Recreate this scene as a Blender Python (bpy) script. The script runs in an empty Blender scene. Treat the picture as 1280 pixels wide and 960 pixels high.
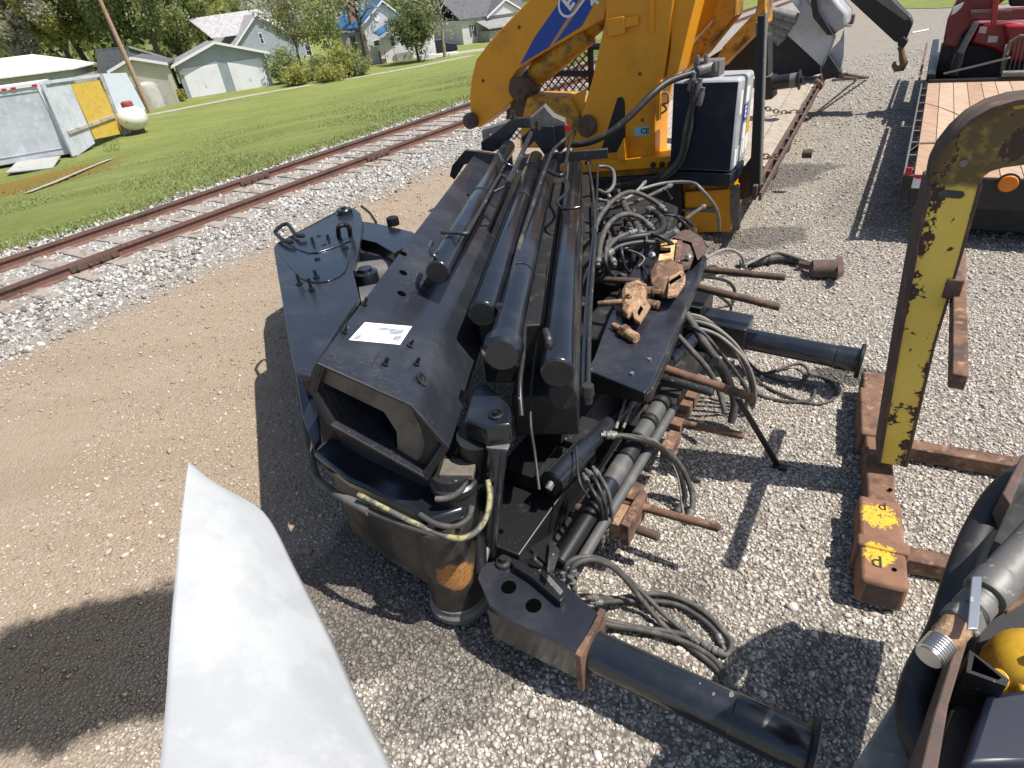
import bpy, bmesh, math, random
import numpy as np
from mathutils import Vector, Matrix, Quaternion
random.seed(7); rng = np.random.default_rng(7)
R_ = math.radians
# ------------------------------------------------------------------ camera, sky, sun, exposure
FOC, DH, ROLL, HC = 740.8, 490.0, R_(7.0), 2.8      # focal length in pixels of a 1280 px frame, camera height 2.8 m
_p = math.atan2(DH, FOC)
_down = np.array([math.sin(ROLL)*math.cos(_p), math.cos(ROLL)*math.cos(_p), math.sin(_p)])
_y = np.array([0, 0, 1.0]) - _down*_down[2]; _y /= np.linalg.norm(_y)
RC = np.array([np.cross(_y, -_down), _y, -_down])    # rows: world x, y, z expressed in camera axes
CAM = np.array([0.0, 0.0, HC])
sc = bpy.context.scene
col = sc.collection
cam = bpy.data.cameras.new('camera'); camo = bpy.data.objects.new('camera', cam); col.objects.link(camo)
cam.sensor_width = 36; cam.lens = FOC/1280*36; cam.clip_start = .03; cam.clip_end = 2000
_M = Matrix.Identity(4)
for i in range(3):
    _M[i][0] = RC[i][0]; _M[i][1] = -RC[i][1]; _M[i][2] = -RC[i][2]; _M[i][3] = CAM[i]
camo.matrix_world = _M; sc.camera = camo
SUN_EL, SUN_AZ = R_(61), R_(-21)
w = bpy.data.worlds.new('World'); sc.world = w; w.use_nodes = True
nt = w.node_tree; sky = nt.nodes.new('ShaderNodeTexSky'); sky.sky_type = 'NISHITA'; sky.sun_disc = False
sky.sun_elevation = SUN_EL; sky.sun_rotation = math.pi/2 - SUN_AZ; sky.air_density = 1.0; sky.dust_density = 1.5
nt.links.new(sky.outputs[0], nt.nodes['Background'].inputs[0]); nt.nodes['Background'].inputs[1].default_value = .10
sl = bpy.data.lights.new('sun', 'SUN'); sl.energy = 5.0; sl.angle = R_(.5); sl.color = (1, .955, .89)
so = bpy.data.objects.new('sun', sl); col.objects.link(so)
SV = Vector((math.cos(SUN_EL)*math.cos(SUN_AZ), math.cos(SUN_EL)*math.sin(SUN_AZ), math.sin(SUN_EL)))
so.rotation_euler = SV.to_track_quat('Z', 'Y').to_euler(); so.location = (20, -8, 40)
sc.view_settings.view_transform = 'Standard'; sc.view_settings.look = 'None'
sc.view_settings.exposure = .42; sc.view_settings.gamma = 1; sc.view_settings.use_curve_mapping = False
sc.render.resolution_x = 1024; sc.render.resolution_y = 768
# ------------------------------------------------------------------ where things stand: survey helpers
def ray(px, py): return RC @ np.array([(px-640)/FOC, (py-480)/FOC, 1.0])
def at(px, py, z=0.0):
    d = ray(px, py); return CAM + d*((z-HC)/d[2])
def onp(px, py, P, n):
    d = ray(px, py); n = np.array(n); return CAM + d*(((np.array(P)-CAM) @ n)/(d @ n))
def dy(px, py, y): return onp(px, py, (0, y, 0), (0, 1, 0))
def ang(a): return np.array([math.cos(R_(a)), math.sin(R_(a)), 0.0])
A = ang(55); B = ang(-35); Z = np.array([0, 0, 1.0])        # yard grid: along the track, and to the right of it
def onA(px, py, a): return onp(px, py, A*a, A)
def onB(px, py, b): return onp(px, py, B*b, B)
def ab(a, b, z=0): return A*a + B*b + Z*z
U = ray(736, 5); U /= np.linalg.norm(U)                     # the folded boom's own axes
V = np.cross(U, Z); V /= np.linalg.norm(V); N = np.cross(V, U)
def bp(u, v, n): return CAM + U*u + V*v + N*n
def loc(P): q = np.array(P)-CAM; return np.array([q@U, q@V, q@N])
T54 = ang(54); L54 = ang(144)
def tw(t, w_, z=0): return T54*t + L54*w_ + Z*z
# ------------------------------------------------------------------ materials
def _noise(nt, vec, scale, detail=5, rough=.6, dist=0):
    n = nt.nodes.new('ShaderNodeTexNoise'); n.inputs['Scale'].default_value = scale; n.inputs['Detail'].default_value = detail
    n.inputs['Roughness'].default_value = rough; n.inputs['Distortion'].default_value = dist
    nt.links.new(vec, n.inputs['Vector']); return n.outputs['Fac']
def _ramp(nt, fac, a, b):
    n = nt.nodes.new('ShaderNodeMapRange'); n.inputs[1].default_value = a; n.inputs[2].default_value = b; n.interpolation_type = 'SMOOTHSTEP'
    nt.links.new(fac, n.inputs[0]); return n.outputs[0]
def _mix(nt, fac, c1, c2):
    n = nt.nodes.new('ShaderNodeMix'); n.data_type = 'RGBA'
    for i, c in ((0, fac), (6, c1), (7, c2)):
        if isinstance(c, (int, float)): n.inputs[i].default_value = c
        elif isinstance(c, tuple): n.inputs[i].default_value = c if len(c) == 4 else (*c, 1)
        else: nt.links.new(c, n.inputs[i])
    return n.outputs[2]
def _mixf(nt, fac, a, b):
    n = nt.nodes.new('ShaderNodeMix'); n.data_type = 'FLOAT'
    for i, c in ((0, fac), (2, a), (3, b)):
        if isinstance(c, (int, float)): n.inputs[i].default_value = c
        else: nt.links.new(c, n.inputs[i])
    return n.outputs[0]
def _math(nt, op, a, b=0.0, clamp=False):
    n = nt.nodes.new('ShaderNodeMath'); n.operation = op; n.use_clamp = clamp
    for i, c in ((0, a), (1, b)):
        if isinstance(c, (int, float)): n.inputs[i].default_value = c
        else: nt.links.new(c, n.inputs[i])
    return n.outputs[0]
def _bump(nt, h, strength, dist, prev=None):
    n = nt.nodes.new('ShaderNodeBump'); n.inputs['Strength'].default_value = strength; n.inputs['Distance'].default_value = dist
    nt.links.new(h, n.inputs['Height'])
    if prev is not None: nt.links.new(prev, n.inputs['Normal'])
    return n.outputs[0]
def newmat(name):
    m = bpy.data.materials.new(name); m.use_nodes = True; nt = m.node_tree
    g = nt.nodes.new('ShaderNodeNewGeometry')
    return m, nt, nt.nodes['Principled BSDF'], g.outputs['Position']
def mat(name, c, rough=.5, metal=0.0, layers=(), bump=None, spec=.5, coat=0):
    """layers: (colour, scale, low, high, roughness or None) patches of dirt, rust or wear laid over the base by noise"""
    m, nt, bs, pos = newmat(name)
    cc = nt.nodes.new('ShaderNodeRGB'); cc.outputs[0].default_value = (*c, 1); c_ = cc.outputs[0]; r_ = rough; me_ = metal
    for i, (lc, s, lo, hi, lr) in enumerate(layers):
        off = nt.nodes.new('ShaderNodeVectorMath'); off.inputs[1].default_value = (i*3.1+1, i*1.7, i*2.3); nt.links.new(pos, off.inputs[0])
        f = _ramp(nt, _noise(nt, off.outputs[0], s, 7, .62), lo, hi)
        c_ = _mix(nt, f, c_, lc)
        if lr is not None: r_ = _mixf(nt, f, r_, lr)
        if metal and lr is not None: me_ = _mixf(nt, f, me_, 0.0)
    nt.links.new(c_, bs.inputs['Base Color'])
    for k, v_ in (('Roughness', r_), ('Metallic', me_)):
        if isinstance(v_, (int, float)): bs.inputs[k].default_value = v_
        else: nt.links.new(v_, bs.inputs[k])
    bs.inputs['Specular IOR Level'].default_value = spec
    if coat: bs.inputs['Coat Weight'].default_value = coat; bs.inputs['Coat Roughness'].default_value = .15
    if bump: nt.links.new(_bump(nt, _noise(nt, pos, bump[0], 6, .6), bump[1], bump[2] if len(bump) > 2 else .004), bs.inputs['Normal'])
    return m
DUST = (.16, .145, .12)
M = {}
M['black'] = mat('black_paint', (.011, .013, .018), .19, 0, [((.028, .030, .036), 3, .45, .78, .34), (DUST, 11, .68, .9, .7), (DUST, 60, .69, .76, .8)], (25, .2, .002), .6, .3)
M['blackdusty'] = mat('dusty_black_paint', (.022, .022, .023), .38, 0, [(DUST, 4, .5, .85, .7), ((.3, .28, .24), 45, .63, .72, .85)], (40, .3, .002))
M['blackflat'] = mat('worn_flat_black', (.010, .010, .011), .42, 0, [(DUST, 7, .62, .9, .75), ((.22, .2, .17), 70, .66, .72, .8)], (40, .3, .002))
M['dark'] = mat('dark_recess_steel', (.012, .012, .013), .6, 0, [((.05, .045, .04), 9, .5, .75, .8)])
M['void'] = mat('open_hole', (.002, .002, .002), 1, 0, (), None, 0)
M['sleeve'] = mat('grey_plastic_sleeve', (.085, .085, .083), .5, 0, [((.14, .13, .115), 9, .5, .75, .7)])
M['bluegrey'] = mat('deep_blue_black_panel', (.008, .012, .025), .4, 0, [((.03, .03, .035), 5, .5, .8, .6)])
M['innerplate'] = mat('dusty_inner_plate', (.15, .13, .10), .75, 0, [((.09, .08, .065), 8, .45, .7, .8)], (60, .3, .002))
M['rubber'] = mat('black_hose_rubber', (.018, .018, .018), .5, 0, [((.07, .065, .058), 16, .5, .8, .75)], (120, .2, .001))
M['greyhose'] = mat('dusty_grey_hose', (.055, .052, .047), .65, 0, [((.15, .135, .115), 12, .45, .75, .8), ((.05, .05, .05), 7, .55, .75, .6)], (120, .2, .001))
M['palehose'] = mat('pale_weathered_hose', (.22, .20, .175), .7, 0, [((.12, .11, .1), 14, .5, .7, .8)])
M['steel'] = mat('worn_bare_steel', (.45, .44, .42), .38, .9, [((.2, .15, .1), 20, .55, .75, .7)])
M['zinc'] = mat('bright_zinc_thread', (.62, .62, .6), .3, 1.0, [((.3, .26, .2), 30, .6, .8, .6)])
M['greysteel'] = mat('grey_cast_fitting', (.17, .165, .155), .55, .4, [((.09, .08, .07), 14, .45, .7, .75), ((.3, .28, .25), 40, .6, .7, .6)], (50, .3, .002))
M['rust'] = mat('rusted_steel', (.17, .092, .056), .85, 0, [((.07, .043, .032), 7, .42, .64, .9), ((.34, .19, .11), 18, .52, .72, .9), ((.4, .3, .22), 50, .64, .72, .9)], (90, .5, .003))
M['rustpale'] = mat('pale_orange_rust', (.33, .20, .115), .9, 0, [((.13, .07, .042), 9, .46, .62, .9), ((.48, .36, .24), 34, .55, .66, .9), ((.07, .045, .032), 22, .60, .70, .9)], (60, .9, .008))
M['rustdark'] = mat('dark_brown_rust', (.09, .058, .045), .8, 0, [((.19, .11, .075), 12, .48, .72, .9), ((.05, .04, .035), 6, .5, .7, .7)], (90, .4, .003))
M['railrust'] = mat('rail_rust', (.155, .078, .058), .8, 0, [((.08, .05, .04), 3, .45, .7, .8), ((.24, .14, .1), 25, .55, .7, .9)], (60, .4, .003))
M['railhead'] = mat('rail_head_steel', (.13, .085, .07), .5, .3, [((.09, .06, .05), 4, .45, .7, .7)])
M['tie'] = mat('weathered_timber', (.3, .26, .22), .9, 0, [((.14, .115, .095), 5, .45, .65, .9), ((.4, .36, .31), 16, .55, .7, .9)], (30, .7, .01))
M['yellow'] = mat('crane_yellow_paint', (.74, .31, .006), .42, 0, [((.56, .235, .008), 2.2, .45, .75, .5), ((.16, .09, .03), 16, .66, .78, .8), ((.09, .06, .035), 5, .66, .8, .7)], (18, .15, .003), .5, .1)
M['yellowdirty'] = mat('grimy_yellow_paint', (.52, .25, .015), .5, 0, [((.12, .07, .03), 4, .45, .68, .8), ((.06, .045, .03), 12, .55, .7, .8)], (30, .3, .003))
M['yellowbright'] = mat('bright_yellow_casting', (.62, .36, .03), .45, 0, [((.3, .16, .02), 12, .5, .75, .6)], (30, .3, .003))
M['blue'] = mat('blue_decal', (.005, .055, .36), .35, 0, [((.02, .06, .25), 8, .55, .8, .5)])
M['copper'] = mat('faded_orange_stripe', (.50, .25, .12), .5)
M['white'] = mat('white_marking', (.78, .78, .76), .5)
M['cyan'] = mat('pale_blue_sticker', (.22, .5, .62), .4)
M['paper'] = mat('white_paper', (.41, .42, .425), .75, 0, [((.36, .37, .375), 14, .42, .6, None), ((.45, .46, .465), 20, .55, .75, None), ((.33, .34, .345), 5, .58, .75, None)], (26, .25, .004))
M['labelpaper'] = mat('label_paper', (.80, .79, .76), .6)
M['ink'] = mat('faded_ink', (.10, .12, .2), .6)
M['inkdark'] = mat('dark_ink', (.02, .02, .02), .7)
M['red'] = mat('red_enamel', (.30, .010, .016), .35, 0, [((.2, .01, .015), 4, .5, .75, .5), (DUST, 12, .66, .82, .8)], None, .5, .2)
M['maroon'] = mat('dark_red_panel', (.16, .012, .022), .35, 0, [((.08, .01, .014), 4, .5, .75, .5)], None, .5, .2)
M['redlens'] = mat('red_lens', (.5, .01, .03), .2)
M['orange'] = mat('orange_reflector', (.75, .2, .01), .25)
M['tyre'] = mat('tyre_rubber', (.018, .018, .019), .75, 0, [((.06, .055, .05), 10, .5, .7, .9)])
M['whitepanel'] = mat('pale_machine_panel', (.56, .58, .62), .4, 0, [((.4, .41, .44), 3, .45, .75, .5), ((.2, .2, .2), 14, .68, .8, .7)])
M['boxwhite'] = mat('white_sticker_panel', (.38, .385, .40), .45, 0, [((.26, .265, .28), 4, .45, .7, .5)])
M['bronze'] = mat('rusty_hook_steel', (.2, .12, .07), .55, .3)
M['tan'] = mat('worn_grey_timber', (.42, .39, .34), .85, 0, [((.2, .18, .15), 3, .4, .7, .9), ((.36, .34, .3), 20, .5, .7, .9)], (14, .3, .004))

def scuffed_black():
    m, nt, bs, pos = newmat('scuffed_black_paint')
    a = _noise(nt, pos, 2.2, 7, .65); b = _noise(nt, pos, 38, 8, .75); mp = nt.nodes.new('ShaderNodeMapping'); mp.inputs['Rotation'].default_value = (.4, .2, .6); mp.inputs['Scale'].default_value = (3, 22, 9); nt.links.new(pos, mp.inputs['Vector']); s = _noise(nt, mp.outputs[0], 2.5, 5, .6, 1.5)
    c = _mix(nt, _ramp(nt, a, .45, .75), (.017, .019, .026), (.036, .039, .046))
    scuff = _math(nt, 'MULTIPLY', _ramp(nt, _noise(nt, pos, 1.7, 5, .6), .52, .68), _ramp(nt, b, .52, .70)); c = _mix(nt, _math(nt, 'MULTIPLY', scuff, .5), c, (.17, .155, .13))
    line = _math(nt, 'LESS_THAN', _math(nt, 'ABSOLUTE', _math(nt, 'SUBTRACT', s, .5)), .0035); line = _math(nt, 'MULTIPLY', line, _ramp(nt, _noise(nt, pos, 3.1, 4, .6), .5, .62)); c = _mix(nt, _math(nt, 'MULTIPLY', line, .55), c, (.26, .24, .2))
    nt.links.new(c, bs.inputs['Base Color']); nt.links.new(_mixf(nt, scuff, _mixf(nt, _ramp(nt, a, .4, .75), .27, .42), .75), bs.inputs['Roughness']); bs.inputs['Specular IOR Level'].default_value = .6; bs.inputs['Coat Weight'].default_value = .15; bs.inputs['Coat Roughness'].default_value = .12
    nt.links.new(_bump(nt, _noise(nt, pos, 9, 6, .6), .12, .006, _bump(nt, b, .12, .0015)), bs.inputs['Normal']); return m
M['scuff'] = scuffed_black()
def planks(name, c1, c2, axis_deg, width, seam=.03, dark=(.1, .07, .05)):
    m, nt, bs, pos = newmat(name)
    vm = nt.nodes.new('ShaderNodeVectorMath'); vm.operation = 'DOT_PRODUCT'; a = ang(axis_deg); vm.inputs[1].default_value = tuple(a); nt.links.new(pos, vm.inputs[0])
    q = _math(nt, 'DIVIDE', vm.outputs['Value'], width); fl = _math(nt, 'FLOOR', q); fr = _math(nt, 'FRACT', q)
    wn = nt.nodes.new('ShaderNodeTexWhiteNoise'); wn.noise_dimensions = '1D'; nt.links.new(fl, wn.inputs['W'])
    mp = nt.nodes.new('ShaderNodeMapping'); mp.inputs['Rotation'].default_value = (0, 0, -R_(axis_deg)); mp.inputs['Scale'].default_value = (10, 1.2, 4); nt.links.new(pos, mp.inputs['Vector'])
    g = _ramp(nt, _noise(nt, mp.outputs[0], 3, 7, .6), .35, .7)
    c = _mix(nt, wn.outputs['Value'], c1, c2); c = _mix(nt, _math(nt, 'MULTIPLY', g, .45), c, dark)
    s = _math(nt, 'LESS_THAN', fr, seam); c = _mix(nt, s, c, (.02, .016, .012))
    nt.links.new(c, bs.inputs['Base Color']); bs.inputs['Roughness'].default_value = .85
    b = _bump(nt, _math(nt, 'SUBTRACT', 1.0, s), .8, .01); b = _bump(nt, g, .2, .004, b); nt.links.new(b, bs.inputs['Normal'])
    return m
# ------------------------------------------------------------------ mesh building
class MB:
    def __init__(s): s.v = []; s.f = []; s.mi = []; s.cur = 0
    def add(s, vs, fs):
        o = len(s.v); s.v += [tuple(map(float, p)) for p in vs]; s.f += [tuple(i+o for i in f) for f in fs]; s.mi += [s.cur]*len(fs); return s
    def box(s, P, e1, e2, e3):
        P, e1, e2, e3 = map(np.array, (P, e1, e2, e3))
        vs = [P + i*e1 + j*e2 + k*e3 for k in (0, 1) for j in (0, 1) for i in (0, 1)]
        return s.add(vs, [(0, 2, 3, 1), (4, 5, 7, 6), (0, 1, 5, 4), (2, 6, 7, 3), (0, 4, 6, 2), (1, 3, 7, 5)])
    def cbox(s, C, e1, e2, e3):
        C, e1, e2, e3 = map(np.array, (C, e1, e2, e3)); return s.box(C-(e1+e2+e3)/2, e1, e2, e3)
    def prism(s, poly, ext):
        poly = [np.array(p, float) for p in poly]; ext = np.array(ext, float); n = len(poly)
        return s.add(poly+[p+ext for p in poly], [tuple(range(n))[::-1], tuple(range(n, 2*n))]+[(i, (i+1) % n, n+(i+1) % n, n+i) for i in range(n)])
    def loft(s, rings, close=True, cap=True):
        n = len(rings[0]); vs = [p for r in rings for p in r]; fs = []
        for k in range(len(rings)-1):
            for i in range(n if close else n-1):
                j = (i+1) % n; fs.append((k*n+i, k*n+j, (k+1)*n+j, (k+1)*n+i))
        if cap: fs += [tuple(range(n))[::-1], tuple(range((len(rings)-1)*n, len(rings)*n))]
        return s.add(vs, fs)
    def tube(s, pts, r, seg=10, smooth=0, cap=True):
        pts = [np.array(p, float) for p in pts]
        if smooth: pts = catmull(pts, smooth)
        rr = r if isinstance(r, (list, tuple)) else [r]*len(pts)
        if len(rr) != len(pts): rr = [rr[min(int(i*len(rr)/len(pts)), len(rr)-1)] for i in range(len(pts))]
        t = [pts[min(i+1, len(pts)-1)]-pts[max(i-1, 0)] for i in range(len(pts))]; t = [a/(np.linalg.norm(a)+1e-9) for a in t]
        up = np.array([0, 0, 1.0]) if abs(t[0][2]) < .9 else np.array([1.0, 0, 0])
        n1 = np.cross(t[0], up); n1 /= np.linalg.norm(n1); rings = []
        for p, d, q in zip(pts, t, rr):
            n1 = n1 - d*(n1@d); n1 /= np.linalg.norm(n1); n2 = np.cross(d, n1)
            rings.append([p + q*(math.cos(2*math.pi*k/seg)*n1 + math.sin(2*math.pi*k/seg)*n2) for k in range(seg)])
        return s.loft(rings, True, cap)
    def cyl(s, p0, p1, r, r1=None, seg=20): return s.tube([p0, p1], [r, r if r1 is None else r1], seg)
    def lathe(s, base, axis, prof, seg=20):
        base = np.array(base, float); axis = np.array(axis, float); axis /= np.linalg.norm(axis)
        up = np.array([0, 0, 1.0]) if abs(axis[2]) < .9 else np.array([1.0, 0, 0]); a = np.cross(axis, up); a /= np.linalg.norm(a); b = np.cross(axis, a)
        return s.loft([[base+axis*h+max(q, 1e-4)*(math.cos(2*math.pi*k/seg)*a+math.sin(2*math.pi*k/seg)*b) for k in range(seg)] for q, h in prof])
    def ring(s, C, axis, ro, ri, h, seg=24):
        C = np.array(C, float); axis = np.array(axis, float)/np.linalg.norm(axis)
        return s.lathe_open(C, axis, [(ri, 0), (ro, 0), (ro, h), (ri, h), (ri, 0)], seg)
    def lathe_open(s, base, axis, prof, seg=20):
        up = np.array([0, 0, 1.0]) if abs(axis[2]) < .9 else np.array([1.0, 0, 0]); a = np.cross(axis, up); a /= np.linalg.norm(a); b = np.cross(axis, a)
        return s.loft([[base+axis*h+q*(math.cos(2*math.pi*k/seg)*a+math.sin(2*math.pi*k/seg)*b) for k in range(seg)] for q, h in prof], True, False)
    def build(s, name, m, parent=None, bevel=0, sharp=35, origin=None):
        me = bpy.data.meshes.new(name)
        L = np.array(parent['_o']) if parent is not None and '_o' in parent else (np.array(origin) if origin is not None else np.zeros(3))
        me.from_pydata([tuple(np.array(p)-L) for p in s.v], [], s.f)
        bm = bmesh.new(); bm.from_mesh(me); bmesh.ops.recalc_face_normals(bm, faces=bm.faces); bm.to_mesh(me); bm.free()
        ms = m if isinstance(m, (list, tuple)) else [m]
        for q in ms: me.materials.append(q)
        if len(ms) > 1: me.polygons.foreach_set('material_index', s.mi)
        me.polygons.foreach_set('use_smooth', [True]*len(me.polygons)); me.set_sharp_from_angle(angle=R_(sharp))
        o = bpy.data.objects.new(name, me); col.objects.link(o)
        if parent is not None: o.parent = parent; o['_o'] = [float(x) for x in L]
        else: o.location = tuple(L); o['_o'] = [float(x) for x in L]
        if bevel:
            b = o.modifiers.new('bevel', 'BEVEL'); b.width = bevel; b.segments = 2; b.limit_method = 'ANGLE'; b.angle_limit = R_(40); b.harden_normals = False
        return o
def catmull(P, k):
    out = []; n = len(P)
    for i in range(n-1):
        p0, p1, p2, p3 = P[max(i-1, 0)], P[i], P[i+1], P[min(i+2, n-1)]
        for j in range(k):
            t = j/k; out.append(.5*((2*p1)+(-p0+p2)*t+(2*p0-5*p1+4*p2-p3)*t*t+(-p0+3*p1-3*p2+p3)*t**3))
    out.append(P[-1]); return out
def tag(o, label=None, cat=None, group=None, kind=None):
    for k, v_ in (('label', label), ('category', cat), ('group', group), ('kind', kind)):
        if v_: o[k] = v_
    return o
def thing(name, label, cat, P, group=None):
    o = bpy.data.objects.new(name, None); col.objects.link(o); o.location = tuple(float(x) for x in P); o.empty_display_size = .2
    o['_o'] = [float(x) for x in P]; return tag(o, label, cat, group)
def copy_tree(o, parent=None):
    c = o.copy(); col.objects.link(c)
    if parent is not None: c.parent = parent
    for ch in [x for x in o.children]: copy_tree(ch, c)
    return c
def simple(name, mb, m, label, cat, P, bevel=0, group=None, sharp=35):
    return tag(mb.build(name, m, None, bevel, sharp, P), label, cat, group)
def text(body, P, right, up, size, m, name, parent, extrude=.001, bold=0):
    cu = bpy.data.curves.new(name, 'FONT'); cu.body = body; cu.size = size; cu.extrude = extrude; cu.align_x = 'CENTER'; cu.align_y = 'CENTER'; cu.offset = bold
    t = bpy.data.objects.new('tmp', cu); col.objects.link(t); dg = bpy.context.evaluated_depsgraph_get()
    me = bpy.data.meshes.new_from_object(t.evaluated_get(dg)); bpy.data.objects.remove(t)
    r = np.array(right, float); r /= np.linalg.norm(r); u_ = np.array(up, float); u_ -= r*(u_@r); u_ /= np.linalg.norm(u_); n = np.cross(r, u_)
    L = np.array(parent['_o'])
    for v_ in me.vertices: v_.co = Vector(np.array(P)-L + r*v_.co.x + u_*v_.co.y + n*v_.co.z)
    me.materials.clear(); me.materials.append(m); o = bpy.data.objects.new(name, me); col.objects.link(o); o.parent = parent; o['_o'] = [float(x) for x in L]; return o
# ------------------------------------------------------------------ ground, ballast, lawn
ZL = -1.9                                                      # the village side lies lower than the yard
def terrain(w_):
    return np.interp(w_, [-400, 8.2, 8.9, 9.4, 11.9, 12.5, 16, 34, 600], [0, 0, .02, .035, .035, -.02, -.28, ZL, ZL])
PATCH = [  # damp and oily places, plus painted shade widening the crane's shadow: centre x, y, radius along, radius across, angle
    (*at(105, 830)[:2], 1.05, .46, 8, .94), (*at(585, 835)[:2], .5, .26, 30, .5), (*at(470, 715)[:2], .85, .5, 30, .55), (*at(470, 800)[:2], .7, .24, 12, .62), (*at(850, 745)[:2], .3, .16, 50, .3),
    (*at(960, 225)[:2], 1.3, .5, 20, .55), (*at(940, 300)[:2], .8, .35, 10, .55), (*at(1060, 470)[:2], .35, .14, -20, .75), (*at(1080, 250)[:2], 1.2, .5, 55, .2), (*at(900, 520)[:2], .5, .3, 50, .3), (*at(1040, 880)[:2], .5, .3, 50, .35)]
def yard_masks(nt, pos):
    """returns (dirt road amount, wet amount, w coordinate) for a position in the yard"""
    d = nt.nodes.new('ShaderNodeVectorMath'); d.operation = 'DOT_PRODUCT'; d.inputs[1].default_value = tuple(L54); nt.links.new(pos, d.inputs[0]); wv = d.outputs['Value']
    n1 = _noise(nt, pos, .7, 5, .6); n2 = _noise(nt, pos, 3.0, 6, .65)
    wob = _math(nt, 'ADD', _math(nt, 'MULTIPLY', _math(nt, 'SUBTRACT', n1, .5), 3.2), _math(nt, 'MULTIPLY', _math(nt, 'SUBTRACT', n2, .5), 1.4))
    w2 = _math(nt, 'ADD', wv, wob)
    dirt = _math(nt, 'MULTIPLY', _ramp(nt, w2, 1.2, 3.6), _math(nt, 'SUBTRACT', 1.0, _math(nt, 'MULTIPLY', _ramp(nt, _math(nt, 'ADD', wv, _math(nt, 'MULTIPLY', wob, .25)), 7.3, 8.3), 1.0)))
    tot = None
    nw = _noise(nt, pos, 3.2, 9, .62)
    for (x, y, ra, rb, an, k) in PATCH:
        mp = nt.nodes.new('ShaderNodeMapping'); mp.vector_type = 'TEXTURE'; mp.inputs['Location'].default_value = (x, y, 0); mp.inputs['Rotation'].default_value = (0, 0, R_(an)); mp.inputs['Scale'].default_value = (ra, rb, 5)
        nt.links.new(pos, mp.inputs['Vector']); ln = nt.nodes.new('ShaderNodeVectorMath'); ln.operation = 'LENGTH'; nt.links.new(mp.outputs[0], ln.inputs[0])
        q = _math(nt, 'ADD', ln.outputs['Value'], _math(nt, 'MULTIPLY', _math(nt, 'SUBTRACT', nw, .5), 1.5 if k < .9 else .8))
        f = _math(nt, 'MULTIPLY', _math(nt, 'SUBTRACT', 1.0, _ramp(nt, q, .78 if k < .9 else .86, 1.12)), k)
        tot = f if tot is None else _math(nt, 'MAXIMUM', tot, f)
    tv = nt.nodes.new('ShaderNodeVectorMath'); tv.operation = 'DOT_PRODUCT'; tv.inputs[1].default_value = tuple(T54); nt.links.new(pos, tv.inputs[0])
    far = _math(nt, 'SUBTRACT', 1.0, _math(nt, 'MULTIPLY', _ramp(nt, tv.outputs['Value'], 12, 17), .75)); dirt = _math(nt, 'MULTIPLY', dirt, far)
    return dirt, tot, wv
def ground_material():
    m, nt, bs, pos = newmat('yard_ground')
    dirt, wet_shade, wv = yard_masks(nt, pos)
    def vor(s):
        v_ = nt.nodes.new('ShaderNodeTexVoronoi'); v_.inputs['Scale'].default_value = s; nt.links.new(pos, v_.inputs['Vector']); return v_
    v1 = vor(48); v2 = vor(110)
    sep = nt.nodes.new('ShaderNodeSeparateColor'); nt.links.new(v1.outputs['Color'], sep.inputs[0])
    g1 = _mix(nt, sep.outputs[0], (.24, .21, .175), (.50, .455, .395)); g1 = _mix(nt, _ramp(nt, v1.outputs['Distance'], .25, .75), g1, (.13, .115, .095))
    sep2 = nt.nodes.new('ShaderNodeSeparateColor'); nt.links.new(v2.outputs['Color'], sep2.inputs[0])
    g2 = _mix(nt, sep2.outputs[1], (.23, .175, .12), (.39, .315, .235)); n = _noise(nt, pos, 1.6, 8, .65)
    g2 = _mix(nt, _ramp(nt, n, .35, .7), g2, (.31, .238, .165)); g2 = _mix(nt, _ramp(nt, _noise(nt, pos, 9, 8, .7), .5, .75), g2, (.22, .17, .12))
    # wheel tracks run along the lane
    mp = nt.nodes.new('ShaderNodeMapping'); mp.inputs['Rotation'].default_value = (0, 0, -R_(54)); mp.inputs['Scale'].default_value = (.12, 1.3, 1); nt.links.new(pos, mp.inputs['Vector'])
    g2 = _mix(nt, _math(nt, 'MULTIPLY', _ramp(nt, _noise(nt, mp.outputs[0], 1.0, 4, .5), .45, .7), .55), g2, (.25, .185, .125))
    big_ = _ramp(nt, _noise(nt, pos, .9, 7, .7), .5, .68)
    g1 = _mix(nt, _math(nt, 'MULTIPLY', big_, .5), g1, (.29, .245, .19)); g1 = _mix(nt, _math(nt, 'MULTIPLY', _ramp(nt, _noise(nt, pos, 2.6, 6, .7), .52, .7), .35), g1, (.2, .165, .13))
    c = _mix(nt, dirt, g1, g2)
    bal = _ramp(nt, wv, 7.9, 8.6); c = _mix(nt, bal, c, _mix(nt, sep.outputs[1], (.12, .11, .1), (.4, .38, .35)))
    c = _mix(nt, wet_shade, c, _mix(nt, .02, (.011, .009, .007), c))
    nt.links.new(c, bs.inputs['Base Color']); nt.links.new(_mixf(nt, wet_shade, .93, .6), bs.inputs['Roughness'])
    b = _bump(nt, v1.outputs['Distance'], .9, -.012); b = _bump(nt, v2.outputs['Distance'], .6, -.004, b); b = _bump(nt, n, .5, .02, b); nt.links.new(b, bs.inputs['Normal'])
    return m
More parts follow.
